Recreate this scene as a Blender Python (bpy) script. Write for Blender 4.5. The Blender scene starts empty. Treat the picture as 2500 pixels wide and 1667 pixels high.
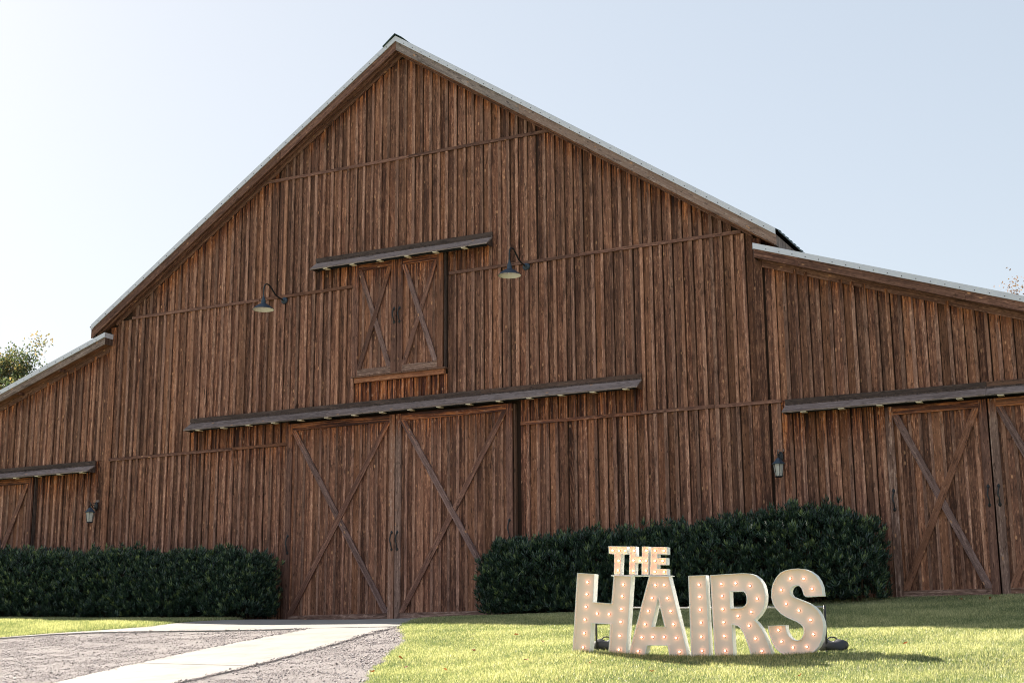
import bpy, bmesh, math, random
import numpy as np
from mathutils import Vector, Matrix
from mathutils.geometry import tessellate_polygon
random.seed(7)
rng = np.random.default_rng(11)
scene = bpy.context.scene
COL = scene.collection

# ------------------------------------------------------------------ camera
cd = bpy.data.cameras.new("camera")
cam = bpy.data.objects.new("camera", cd)
COL.objects.link(cam)
cd.sensor_width = 36.0
cd.lens = 51.15
cd.clip_end = 3000
R = Vector((0.89364392, 0.44872207, -0.00700349))
U = Vector((0.10364499, -0.1911781, 0.97606795))
F = Vector((-0.43664432, 0.87298307, 0.21735294))
M = Matrix(((R.x, U.x, -F.x), (R.y, U.y, -F.y), (R.z, U.z, -F.z))).to_4x4()
M.translation = Vector((14.91565, -24.75357, -0.95134))
cam.matrix_world = M
scene.camera = cam

# ------------------------------------------------------------------ world and sun
SUN_A, SUN_B = 1.5, 0.53            # metres of shadow to +X and to -Y for each metre of height
sun_dir = Vector((-SUN_A, SUN_B, 1.0)).normalized()   # towards the sun
elev = math.asin(sun_dir.z)
azim = math.atan2(sun_dir.x, sun_dir.y)               # clockwise from +Y
world = bpy.data.worlds.new("World")
scene.world = world
world.use_nodes = True
nt = world.node_tree
nt.nodes.clear()
wo = nt.nodes.new("ShaderNodeOutputWorld")
bg = nt.nodes.new("ShaderNodeBackground")
sky = nt.nodes.new("ShaderNodeTexSky")
sky.sky_type = 'NISHITA'
sky.sun_disc = False
sky.sun_elevation = elev
sky.sun_rotation = azim
sky.altitude = 100
sky.air_density = 1.0
sky.dust_density = 1.0
sky.ozone_density = 1.0
hs = nt.nodes.new("ShaderNodeGamma")      # gamma evens the sky out over its whole dome
hs.inputs["Gamma"].default_value = 0.36
bg.inputs["Strength"].default_value = 0.15
nt.links.new(sky.outputs[0], hs.inputs["Color"])
nt.links.new(hs.outputs[0], bg.inputs["Color"])
nt.links.new(bg.outputs[0], wo.inputs["Surface"])
sl = bpy.data.lights.new("sun", 'SUN')
sl.energy = 5.0
sl.angle = math.radians(0.55)
sl.color = (1.0, 0.91, 0.78)
so = bpy.data.objects.new("sun", sl)
so.rotation_euler = sun_dir.to_track_quat('Z', 'Y').to_euler()
so.location = sun_dir * 60
COL.objects.link(so)
scene.view_settings.view_transform = 'Standard'
scene.view_settings.look = 'None'
scene.view_settings.gamma = 1
scene.view_settings.exposure = 1.72
scene.view_settings.use_curve_mapping = False
scene.cycles.pixel_filter_type = 'BLACKMAN_HARRIS'
scene.cycles.filter_width = 1.05
scene.cycles.max_bounces = 8
scene.cycles.transparent_max_bounces = 12
scene.cycles.sample_clamp_indirect = 6

# ------------------------------------------------------------------ node helper
class NT:
    def __init__(s, name):
        s.m = bpy.data.materials.new(name)
        s.m.use_nodes = True
        s.t = s.m.node_tree
        s.t.nodes.clear()
        s.out = s.t.nodes.new("ShaderNodeOutputMaterial")
        s.b = s.t.nodes.new("ShaderNodeBsdfPrincipled")
        s.t.links.new(s.b.outputs[0], s.out.inputs[0])
        s.b.inputs["Specular IOR Level"].default_value = 0.3
    def n(s, typ, **kw):
        x = s.t.nodes.new(typ)
        for k, v in kw.items():
            setattr(x, k, v)
        return x
    def l(s, a, b):
        s.t.links.new(a, b)
    def set(s, sock, v):
        if hasattr(v, "is_output") or hasattr(v, "links"):
            s.l(v, sock)
        else:
            sock.default_value = v
    def math(s, op, a, b=0.0, c=0.0, clamp=False):
        x = s.n("ShaderNodeMath", operation=op, use_clamp=clamp)
        s.set(x.inputs[0], a); s.set(x.inputs[1], b); s.set(x.inputs[2], c)
        return x.outputs[0]
    def vmath(s, op, a, b=(0, 0, 0)):
        x = s.n("ShaderNodeVectorMath", operation=op)
        s.set(x.inputs[0], a); s.set(x.inputs[1], b)
        return x.outputs[0]
    def mix(s, f, a, b, mode='MIX'):
        x = s.n("ShaderNodeMix", data_type='RGBA', blend_type=mode)
        s.set(x.inputs[0], f)
        s.set(x.inputs[6], a if not isinstance(a, tuple) or len(a) == 4 else a + (1,))
        s.set(x.inputs[7], b if not isinstance(b, tuple) or len(b) == 4 else b + (1,))
        return x.outputs[2]
    def noise(s, vec, scale, detail=4, rough=0.55, dist=0.0):
        x = s.n("ShaderNodeTexNoise")
        s.set(x.inputs["Vector"], vec)
        x.inputs["Scale"].default_value = scale
        x.inputs["Detail"].default_value = detail
        x.inputs["Roughness"].default_value = rough
        x.inputs["Distortion"].default_value = dist
        return x.outputs[0]
    def ramp(s, f, stops, interp='LINEAR'):
        x = s.n("ShaderNodeValToRGB")
        x.color_ramp.interpolation = interp
        e = x.color_ramp.elements
        while len(e) < len(stops):
            e.new(0.5)
        for i, (p, c) in enumerate(stops):
            e[i].position = p
            e[i].color = c if len(c) == 4 else tuple(c) + (1,)
        s.set(x.inputs[0], f)
        return x.outputs[0]
    def step(s, v, a, b):
        x = s.n("ShaderNodeMapRange", interpolation_type='SMOOTHSTEP')
        s.set(x.inputs[0], v); s.set(x.inputs[1], a); s.set(x.inputs[2], b)
        return x.outputs[0]
    def bump(s, h, strength, dist):
        x = s.n("ShaderNodeBump")
        x.inputs["Strength"].default_value = strength
        x.inputs["Distance"].default_value = dist
        s.l(h, x.inputs["Height"])
        s.l(x.outputs[0], s.b.inputs["Normal"])

def g(v):
    return (v, v, v)

def wood_mat(name, dark, mid, light, grey, grey_amt, knots=True, var=0.75):
    w = NT(name)
    tc = w.n("ShaderNodeTexCoord").outputs["Object"]
    oi = w.n("ShaderNodeObjectInfo").outputs["Random"]
    off = w.n("ShaderNodeCombineXYZ")
    w.l(w.math('MULTIPLY', oi, 37.3), off.inputs[0])
    w.l(w.math('MULTIPLY', oi, 91.7), off.inputs[1])
    w.l(w.math('MULTIPLY', oi, 153.1), off.inputs[2])
    p = w.vmath('ADD', tc, off.outputs[0])
    fine = w.noise(w.vmath('MULTIPLY', p, (60, 60, 3.0)), 1.0, 4, 0.7)
    streak = w.noise(w.vmath('MULTIPLY', p, (26, 26, 0.7)), 1.0, 4, 0.65, 0.4)
    blot = w.noise(w.vmath('MULTIPLY', p, (9, 9, 1.8)), 1.0, 5, 0.7)
    speck = w.noise(w.vmath('MULTIPLY', p, (42, 42, 11)), 1.0, 3, 0.7)
    wv = w.n("ShaderNodeTexWave", wave_type='RINGS', rings_direction='Y')
    w.set(wv.inputs["Vector"], w.vmath('MULTIPLY', p, (7.0, 7.0, 0.6)))
    wv.inputs["Scale"].default_value = 2.6
    wv.inputs["Distortion"].default_value = 6.0
    wv.inputs["Detail"].default_value = 2.0
    wv.inputs["Detail Scale"].default_value = 0.6
    v = w.math('ADD', w.math('MULTIPLY', fine, 0.22), w.math('MULTIPLY', streak, 0.34))
    v = w.math('ADD', v, w.math('MULTIPLY', wv.outputs["Fac"], 0.08))
    v = w.math('ADD', v, w.math('MULTIPLY', blot, 0.24))
    v = w.math('ADD', v, w.math('MULTIPLY', speck, 0.14))
    v = w.math('SUBTRACT', v, 0.01)
    col = w.ramp(v, [(0.415, dark), (0.50, mid), (0.60, light)])
    r2 = w.math('FRACT', w.math('MULTIPLY', oi, 7.77))
    r3 = w.math('FRACT', w.math('MULTIPLY', oi, 23.31))
    r4 = w.math('FRACT', w.math('MULTIPLY', oi, 61.7))
    gm = w.math('MULTIPLY', w.math('ADD', w.math('MULTIPLY', r2, 0.7), w.math('MULTIPLY', streak, 0.7)), grey_amt)
    gv = w.mix(0.6, grey, w.mix(v, dark, light))
    # sheltered wood keeps its stain: object property shelter = height of the hood or eave above it
    at = w.n("ShaderNodeAttribute", attribute_type='OBJECT', attribute_name="shelter").outputs["Fac"]
    fd = w.n("ShaderNodeAttribute", attribute_type='OBJECT', attribute_name="fade").outputs["Fac"]
    z = w.n("ShaderNodeSeparateXYZ")
    w.l(w.n("ShaderNodeNewGeometry").outputs["Position"], z.inputs[0])
    zz = w.math('ADD', z.outputs[2], w.math('MULTIPLY', w.math('SUBTRACT', streak, 0.5), 0.8))
    sh = w.step(zz, w.math('SUBTRACT', at, fd), at)
    has = w.math('GREATER_THAN', at, 0.5)
    sh = w.math('MULTIPLY', sh, has)
    gm = w.math('MULTIPLY', gm, w.math('SUBTRACT', 1.0, sh))
    c = w.mix(gm, col, gv)
    red = w.ramp(w.math('ADD', w.math('MULTIPLY', streak, 0.75), w.math('MULTIPLY', fine, 0.25)), [(0.40, (0.014, 0.006, 0.008)), (0.49, (0.10, 0.026, 0.014)), (0.59, (0.50, 0.165, 0.055))])
    c = w.mix(w.math('MULTIPLY', sh, 0.96), c, red)
    # hue drift towards orange on a few pieces
    c = w.mix(w.math('MULTIPLY', w.step(r3, 0.62, 1.0), 0.5), c, w.mix(0.5, c, (0.42, 0.17, 0.075)))
    # pale weathered streaks / worn fibres
    worn = w.step(w.math('ADD', w.math('MULTIPLY', speck, 0.6), w.math('MULTIPLY', streak, 0.4)), 0.54, 0.63)
    c = w.mix(w.math('MULTIPLY', worn, 0.75), c, light)
    fl = w.step(w.noise(w.vmath('MULTIPLY', p, (34, 34, 7)), 1.0, 2, 0.6), 0.60, 0.68)
    c = w.mix(w.math('MULTIPLY', fl, 0.7), c, dark)
    # dark mildew blotches
    mil = w.step(w.noise(w.vmath('MULTIPLY', p, (12, 12, 2.0)), 1.0, 5, 0.75), 0.53, 0.68)
    c = w.mix(w.math('MULTIPLY', mil, 0.7), c, dark)
    if knots:
        vo = w.n("ShaderNodeTexVoronoi", feature='F1')
        w.set(vo.inputs["Vector"], w.vmath('MULTIPLY', w.vmath('ADD', p, w.vmath('MULTIPLY', (0.02, 0.02, 0.03), (1, 1, 1))), (9.0, 0.001, 4.2)))
        vo.inputs["Scale"].default_value = 1.0
        vo.inputs["Randomness"].default_value = 1.0
        d = vo.outputs["Distance"]
        sel = w.n("ShaderNodeSeparateColor")
        w.l(vo.outputs["Color"], sel.inputs[0])
        some = w.math('GREATER_THAN', sel.outputs[0], 0.55)
        kn = w.math('MULTIPLY', w.math('SUBTRACT', 1.0, w.step(d, 0.09, 0.18)), some)
        core = w.math('MULTIPLY', w.math('SUBTRACT', 1.0, w.step(d, 0.04, 0.08)), some)
        c = w.mix(w.math('MULTIPLY', kn, 0.8), c, (0.56, 0.29, 0.16))
        holes = w.math('MULTIPLY', core, w.math('GREATER_THAN', sel.outputs[1], 0.35))
        c = w.mix(holes, c, (0.05, 0.022, 0.012))
    bri = w.math('ADD', 1.0 - var * 0.5, w.math('MULTIPLY', r4, var))
    c = w.vmath('SCALE', c)
    c.node.inputs[3].default_value = 1.0
    w.l(bri, c.node.inputs[3])
    w.l(c, w.b.inputs["Base Color"])
    w.b.inputs["Roughness"].default_value = 0.82
    w.bump(w.math('ADD', fine, w.math('MULTIPLY', speck, 0.5)), 0.6, 0.004)
    return w.m

W_DARK = (0.026, 0.011, 0.008)
W_MID = (0.138, 0.046, 0.026)
W_LIGHT = (0.54, 0.265, 0.165)
M_BOARD = wood_mat("board_wood", W_DARK, W_MID, W_LIGHT, (0.185, 0.100, 0.086), 0.5, var=0.78)
M_BATTEN = wood_mat("batten_wood", (0.036, 0.016, 0.011), (0.235, 0.095, 0.060), (0.64, 0.36, 0.25), (0.31, 0.18, 0.155), 0.65, knots=False, var=0.7)
M_TRIM = wood_mat("trim_wood", (0.042, 0.017, 0.012), (0.150, 0.060, 0.040), (0.36, 0.185, 0.13), (0.19, 0.11, 0.10), 0.6, knots=True, var=0.45)
M_GREYWOOD = wood_mat("silvered_wood", (0.045, 0.031, 0.028), (0.20, 0.145, 0.132), (0.48, 0.38, 0.355), (0.28, 0.22, 0.21), 0.9, knots=True, var=0.25)
M_FRESH = wood_mat("sheltered_wood", (0.14, 0.045, 0.022), (0.36, 0.135, 0.07), (0.60, 0.28, 0.15), (0.34, 0.15, 0.08), 0.2, knots=True, var=0.3)
M_WORN = wood_mat("handworn_wood", (0.05, 0.024, 0.018), (0.20, 0.095, 0.065), (0.56, 0.37, 0.30), (0.30, 0.19, 0.17), 0.6, knots=True, var=0.3)
M_BRACE = wood_mat("weathered_brace_wood", (0.05, 0.026, 0.022), (0.18, 0.098, 0.085), (0.40, 0.255, 0.225), (0.24, 0.155, 0.155), 0.8, knots=True, var=0.3)
M_MOSS = wood_mat("mildewed_wood", (0.018, 0.012, 0.011), (0.065, 0.042, 0.037), (0.16, 0.105, 0.09), (0.09, 0.065, 0.06), 0.8, knots=False, var=0.3)

def simple(name, col, rough=0.6, metal=0.0, spec=0.3, nscale=0, namt=0.15, bump=0):
    w = NT(name)
    if nscale:
        tc = w.n("ShaderNodeTexCoord").outputs["Object"]
        nz = w.noise(tc, nscale, 5, 0.65)
        c = w.mix(nz, tuple(x * (1 - namt) for x in col), tuple(min(1, x * (1 + namt)) for x in col))
        w.l(c, w.b.inputs["Base Color"])
        if bump:
            w.bump(nz, 0.5, bump)
    else:
        w.b.inputs["Base Color"].default_value = tuple(col) + (1,)
    w.b.inputs["Roughness"].default_value = rough
    w.b.inputs["Metallic"].default_value = metal
    w.b.inputs["Specular IOR Level"].default_value = spec
    return w.m

M_BACK = simple("backing_wood", (0.035, 0.018, 0.012), 0.9, nscale=6)
M_METALTRIM = simple("galvanised_trim", (0.70, 0.70, 0.78), 0.45, 0.15, 0.5, nscale=3, namt=0.10)
M_ROOF = simple("green_roof_metal", (0.025, 0.06, 0.058), 0.4, 0.2, 0.5, nscale=4, namt=0.2)
M_BLACK = simple("black_iron", (0.018, 0.020, 0.024), 0.45, 0.1, 0.5, nscale=30, namt=0.3)
M_LAMPBLUE = simple("lamp_enamel", (0.030, 0.050, 0.080), 0.5, 0.0, 0.5, nscale=8, namt=0.25)
M_LINING = simple("white_enamel", (0.92, 0.88, 0.84), 0.4, nscale=5, namt=0.05)
M_BRACKET = simple("bracket_paint", (0.85, 0.74, 0.56), 0.6, nscale=9, namt=0.15)
M_SCREW = simple("screw_head", (0.12, 0.12, 0.13), 0.5, 0.4)
M_WHITE = simple("white_painted_board", (0.87, 0.86, 0.83), 0.55, nscale=7, namt=0.06)
M_FACE = simple("glow_tinted_white_face", (0.87, 0.75, 0.66), 0.42, nscale=3, namt=0.04, spec=0.4)  # white paint with the warm glow of the bulbs put into its colour
M_PIPE = simple("steel_pipe", (0.30, 0.30, 0.31), 0.35, 0.8, 0.5, nscale=12)
M_BAG = simple("black_nylon", (0.045, 0.045, 0.055), 0.6, 0, 0.4, nscale=14, namt=0.3, bump=0.01)
M_CORD = simple("white_cord", (0.6, 0.6, 0.58), 0.6)
M_BARK = simple("bark", (0.12, 0.09, 0.07), 0.9, nscale=8, namt=0.4, bump=0.02)
M_STEM = simple("shrub_stem", (0.07, 0.05, 0.03), 0.9, nscale=10, namt=0.3)
M_FLOWER = simple("white_blossom", (0.75, 0.72, 0.60), 0.7)
M_SOIL = simple("mulch", (0.05, 0.035, 0.025), 0.95, nscale=18, namt=0.5, bump=0.03)

def glass_mat():
    w = NT("frosted_lantern_glass")
    w.b.inputs["Base Color"].default_value = (0.72, 0.72, 0.70, 1)
    w.b.inputs["Roughness"].default_value = 0.25
    tr = w.n("ShaderNodeBsdfTransparent")
    mx = w.n("ShaderNodeMixShader")
    mx.inputs[0].default_value = 0.55
    w.l(tr.outputs[0], mx.inputs[1]); w.l(w.b.outputs[0], mx.inputs[2])
    w.l(mx.outputs[0], w.out.inputs[0])
    return w.m
M_GLASS = glass_mat()

def bulb_mat(name="warm_bulb", k=1.0, col=(1.0, 0.42, 0.22, 1)):
    w = NT(name)
    w.b.inputs["Base Color"].default_value = (0.9, 0.75, 0.62, 1)
    w.b.inputs["Emission Color"].default_value = col
    lw = w.n("ShaderNodeLayerWeight")
    lw.inputs[0].default_value = 0.35
    w.l(w.math('ADD', 0.5 * k, w.math('MULTIPLY', w.math('POWER', w.math('SUBTRACT', 1.0, lw.outputs["Facing"]), 2.0), 5.2 * k)), w.b.inputs["Emission Strength"])
    return w.m
M_BULB = bulb_mat()
M_BULB_S = bulb_mat('warm_small_letter_bulb', 1.7, (1.0, 0.33, 0.15, 1))
M_SOCKET = simple("copper_socket", (0.45, 0.20, 0.13), 0.4, 0.4)

def leaf_mat(name, c1, c2, c3, trans, rough, spec=0.5):
    w = NT(name)
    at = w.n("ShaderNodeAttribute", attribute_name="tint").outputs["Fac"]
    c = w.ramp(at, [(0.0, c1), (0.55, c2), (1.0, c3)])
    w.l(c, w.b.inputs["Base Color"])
    w.b.inputs["Roughness"].default_value = rough
    w.b.inputs["Specular IOR Level"].default_value = spec
    t = w.n("ShaderNodeBsdfTranslucent")
    w.l(w.mix(0.55, c, w.vmath('MULTIPLY', c, (1.4, 1.5, 0.8))), t.inputs[0])
    mx = w.n("ShaderNodeMixShader")
    mx.inputs[0].default_value = trans
    w.l(w.b.outputs[0], mx.inputs[1]); w.l(t.outputs[0], mx.inputs[2])
    w.l(mx.outputs[0], w.out.inputs[0])
    return w.m
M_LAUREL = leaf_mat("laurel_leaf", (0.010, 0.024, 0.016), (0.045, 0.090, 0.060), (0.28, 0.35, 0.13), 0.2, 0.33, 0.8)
M_GRASS = leaf_mat("grass_blade", (0.05, 0.115, 0.05), (0.255, 0.280, 0.115), (0.86, 0.79, 0.50), 0.42, 0.40, 0.7)
M_TREE_A = leaf_mat("autumn_green_leaf", (0.045, 0.07, 0.04), (0.12, 0.14, 0.075), (0.36, 0.25, 0.12), 0.4, 0.6, 0.3)
M_TREE_B = leaf_mat("autumn_russet_leaf", (0.14, 0.08, 0.06), (0.24, 0.13, 0.09), (0.36, 0.22, 0.15), 0.35, 0.6, 0.3)
M_DRY = leaf_mat("dry_leaf", (0.22, 0.07, 0.025), (0.34, 0.13, 0.05), (0.42, 0.2, 0.09), 0.25, 0.7, 0.3)

def ground_mats():
    w = NT("turf_soil")
    tc = w.n("ShaderNodeTexCoord").outputs["Object"]
    a = w.noise(tc, 9, 6, 0.7); b = w.noise(tc, 1.1, 3, 0.5)
    c = w.ramp(w.math('ADD', w.math('MULTIPLY', a, 0.6), w.math('MULTIPLY', b, 0.4)), [(0.35, (0.08, 0.10, 0.045)), (0.55, (0.20, 0.21, 0.11)), (0.72, (0.36, 0.35, 0.20))])
    w.l(c, w.b.inputs["Base Color"]); w.b.inputs["Roughness"].default_value = 0.95
    w.bump(a, 0.8, 0.03)
    gr = NT("crushed_stone")
    tc = gr.n("ShaderNodeTexCoord").outputs["Object"]
    a = gr.noise(tc, 45, 5, 0.75); b = gr.noise(tc, 1.6, 4, 0.6); v = gr.n("ShaderNodeTexVoronoi")
    gr.l(tc, v.inputs["Vector"]); v.inputs["Scale"].default_value = 55
    c = gr.ramp(gr.math('ADD', gr.math('MULTIPLY', a, 0.75), gr.math('MULTIPLY', b, 0.25)), [(0.32, (0.11, 0.095, 0.092)), (0.46, (0.32, 0.288, 0.285)), (0.64, (0.43, 0.395, 0.39))])
    gr.l(c, gr.b.inputs["Base Color"]); gr.b.inputs["Roughness"].default_value = 0.95
    gr.bump(gr.math('ADD', a, gr.math('MULTIPLY', v.outputs["Distance"], 0.8)), 1.0, 0.03)
    st = NT("stone_chip")
    at = st.n("ShaderNodeAttribute", attribute_name="tint").outputs["Fac"]
    c = st.ramp(at, [(0.0, (0.10, 0.085, 0.083)), (0.38, (0.31, 0.27, 0.265)), (1.0, (0.54, 0.49, 0.48))])
    st.l(c, st.b.inputs["Base Color"]); st.b.inputs["Roughness"].default_value = 0.9
    co = NT("broomed_concrete")
    tc = co.n("ShaderNodeTexCoord").outputs["Object"]
    a = co.noise(tc, 60, 4, 0.7); b = co.noise(tc, 1.8, 5, 0.65)
    c = co.ramp(co.math('ADD', co.math('MULTIPLY', a, 0.25), co.math('MULTIPLY', b, 0.75)), [(0.33, (0.22, 0.205, 0.19)), (0.5, (0.29, 0.275, 0.258)), (0.7, (0.325, 0.31, 0.292))])
    co.l(c, co.b.inputs["Base Color"]); co.b.inputs["Roughness"].default_value = 0.85
    co.bump(a, 0.35, 0.004)
    return w.m, gr.m, st.m, co.m
M_TURF, M_GRAVEL, M_CHIP, M_CONC = ground_mats()

# ------------------------------------------------------------------ object helpers
def link(o, parent=None):
    COL.objects.link(o)
    if parent is not None:
        o.parent = parent
    return o

def mk(name, verts, faces, mat, parent=None, loc=(0, 0, 0), smooth=False, kind=None, rot=None):
    me = bpy.data.meshes.new(name)
    me.from_pydata([tuple(v) for v in verts], [], faces)
    me.materials.append(mat)
    if smooth:
        for p in me.polygons:
            p.use_smooth = True
    me.update()
    o = bpy.data.objects.new(name, me)
    o.location = loc
    if rot is not None:
        o.rotation_euler = rot
    if kind:
        o["kind"] = kind
    return link(o, parent)

def thing(name, label, cat, loc=(0, 0, 0), rotz=0, group=None):
    o = bpy.data.objects.new(name, None)
    o.location = loc; o.rotation_euler = (0, 0, rotz)
    o.empty_display_size = 0.2
    o["label"] = label; o["category"] = cat
    if group:
        o["group"] = group
    return link(o)

BOXF = [(0, 3, 2, 1), (4, 5, 6, 7), (0, 1, 5, 4), (1, 2, 6, 5), (2, 3, 7, 6), (3, 0, 4, 7)]
def boxv(x0, x1, y0, y1, z0, z1):
    return [(x0, y0, z0), (x1, y0, z0), (x1, y1, z0), (x0, y1, z0), (x0, y0, z1), (x1, y0, z1), (x1, y1, z1), (x0, y1, z1)]

class MB:
    def __init__(s):
        s.v = []; s.f = []
    def add(s, v, f):
        n = len(s.v)
        s.v += [tuple(p) for p in v]; s.f += [tuple(i + n for i in q) for q in f]
    def box(s, *a):
        s.add(boxv(*a), BOXF)
    def tube(s, pts, r, seg=8, caps=True):
        pts = [Vector(p) for p in pts]
        n0 = len(s.v)
        rr = r if isinstance(r, (list, tuple)) else [r] * len(pts)
        prev = None
        for i, p in enumerate(pts):
            d = (pts[min(i + 1, len(pts) - 1)] - pts[max(i - 1, 0)]).normalized()
            if prev is None:
                a = d.orthogonal().normalized()
            else:
                a = (prev - d * prev.dot(d)).normalized()
            prev = a
            b = d.cross(a)
            for k in range(seg):
                t = 2 * math.pi * k / seg
                s.v.append(tuple(p + (a * math.cos(t) + b * math.sin(t)) * rr[i]))
        for i in range(len(pts) - 1):
            for k in range(seg):
                k2 = (k + 1) % seg
                s.f.append((n0 + i * seg + k, n0 + i * seg + k2, n0 + (i + 1) * seg + k2, n0 + (i + 1) * seg + k))
        if caps:
            s.f.append(tuple(n0 + k for k in range(seg))[::-1])
            s.f.append(tuple(n0 + (len(pts) - 1) * seg + k for k in range(seg)))
    def lathe(s, prof, seg=24, c=(0, 0, 0), axis='z'):
        n0 = len(s.v)
        for r, h in prof:
            for k in range(seg):
                t = 2 * math.pi * k / seg
                x, y = r * math.cos(t), r * math.sin(t)
                if axis == 'z':
                    s.v.append((c[0] + x, c[1] + y, c[2] + h))
                else:
                    s.v.append((c[0] + x, c[1] + h, c[2] + y))
        for i in range(len(prof) - 1):
            for k in range(seg):
                k2 = (k + 1) % seg
                s.f.append((n0 + i * seg + k, n0 + i * seg + k2, n0 + (i + 1) * seg + k2, n0 + (i + 1) * seg + k))
    def build(s, name, mat, parent=None, **kw):
        return mk(name, s.v, s.f, mat, parent, **kw)

def spline(pts, n=6):
    pts = [Vector(p) for p in pts]
    out = []
    for i in range(len(pts) - 1):
        p0 = pts[max(i - 1, 0)]; p1 = pts[i]; p2 = pts[i + 1]; p3 = pts[min(i + 2, len(pts) - 1)]
        for k in range(n):
            t = k / n
            out.append(0.5 * ((2 * p1) + (-p0 + p2) * t + (2 * p0 - 5 * p1 + 4 * p2 - p3) * t * t + (-p0 + 3 * p1 - 3 * p2 + p3) * t ** 3))
    out.append(pts[-1])
    return out

def plank(name, a, b, width, thick, y0, mat, parent, shelter=None, fade=0.9, bow=0.0):
    """wooden piece lying in the facade plane from a=(x,z) to b=(x,z); its back at y0, its front at y0-thick"""
    dx, dz = b[0] - a[0], b[1] - a[1]
    L = math.hypot(dx, dz)
    ang = math.atan2(dx, dz)
    h = width / 2
    v = boxv(-h, h, -thick, 0, 0, L)
    o = mk(name, v, BOXF, mat, parent, loc=(a[0], y0, a[1]), rot=(0, ang, 0))
    if shelter:
        o["shelter"] = float(shelter); o["fade"] = float(fade)
    return o

# ------------------------------------------------------------------ ground shape
def sm(a, b, x):
    t = np.clip((x - a) / (b - a), 0, 1)
    return t * t * (3 - 2 * t)

def gz(X, Y):
    X = np.asarray(X, float); Y = np.asarray(Y, float)
    u = -Y
    uu = np.clip(u, -3, 34)
    soft = .5 * np.log1p(np.exp(np.clip((uu - 2.9) / .5, -40, 40)))
    zl = -.045 - .035 * uu - .088 * soft
    zr = np.where(u < 0, .115, .115 - .117 * uu)
    s = sm(2.5, 9.5, X)
    z = zl * (1 - s) + zr * s
    z = z + (.09 * sm(0, 5, -X) + .10 * sm(4.0, 9.5, -X)) * sm(-.5, .8, u)
    z = z + .045 * np.exp(-((X - 7.3) ** 2 + (Y + 8.3) ** 2) / .9)
    z = z - .075 * sm(8.45, 9.4, u) * sm(7.6, 9.3, X)
    z = z + (0.012 * np.sin(X * 1.7 + Y * 0.6) + 0.010 * np.sin(Y * 2.3 - X * 0.9)) * sm(4.0, 6.0, X) * sm(1.5, 3, u)
    return z

def axis_vals(lo, hi, step, far):
    a = list(np.arange(lo, hi + 1e-6, step))
    x = hi; s = step
    while x < far:
        s *= 1.35; x += s; a.append(x)
    x = lo; s = step
    while x > -far:
        s *= 1.35; x -= s; a.insert(0, x)
    return np.array(a)
ax = axis_vals(-16, 18, 0.3, 900); ay = axis_vals(-30, 3, 0.3, 900)
GX, GY = np.meshgrid(ax, ay, indexing='ij')
GZ = gz(GX, GY) - 0.03
verts = np.stack([GX, GY, GZ], -1).reshape(-1, 3)
ni, nj = GX.shape
idx = np.arange(ni * nj).reshape(ni, nj)
fc = np.stack([idx[:-1, :-1], idx[1:, :-1], idx[1:, 1:], idx[:-1, 1:]], -1).reshape(-1, 4)
o = mk("ground", verts.tolist(), fc.tolist(), M_TURF, smooth=True, kind="structure")

def sheet(name, poly, mat, lift, depth=0.0, parent=None, kind="structure", step=0.3):
    bm = bmesh.new()
    vs = [bm.verts.new((x, y, 0)) for x, y in poly]
    bm.faces.new(vs)
    bmesh.ops.triangulate(bm, faces=bm.faces[:])
    xs = [p[0] for p in poly]; ys = [p[1] for p in poly]
    for lo, hi, no in ((min(xs), max(xs), (1, 0, 0)), (min(ys), max(ys), (0, 1, 0))):
        k = math.ceil(lo / step + 1e-4)
        while k * step < hi - 1e-4:
            co = (k * step, 0, 0) if no[0] else (0, k * step, 0)
            bmesh.ops.bisect_plane(bm, geom=bm.verts[:] + bm.edges[:] + bm.faces[:], plane_co=co, plane_no=no)
            k += 1
    for v in bm.verts:
        v.co.z = float(gz(v.co.x, v.co.y)) + lift
    if depth:
        ext = bmesh.ops.extrude_face_region(bm, geom=bm.faces[:])
        for e in ext["geom"]:
            if isinstance(e, bmesh.types.BMVert):
                e.co.z -= depth
    bmesh.ops.recalc_face_normals(bm, faces=bm.faces[:])
    me = bpy.data.meshes.new(name)
    bm.to_mesh(me); bm.free()
    me.materials.append(mat)
    o = bpy.data.objects.new(name, me)
    if kind:
        o["kind"] = kind
    return link(o, parent)

def ragged(pts, amp, step=0.22, seed=1):
    r = random.Random(seed); out = []
    for i in range(len(pts) - 1):
        a, b = Vector(pts[i]), Vector(pts[i + 1])
        n = max(1, int((b - a).length / step))
        for k in range(n):
            p = a.lerp(b, k / n)
            if k or i:
                p = p + Vector((r.uniform(-amp, amp), r.uniform(-amp, amp)))
            out.append((p.x, p.y))
    out.append(tuple(pts[-1]))
    return out

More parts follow.
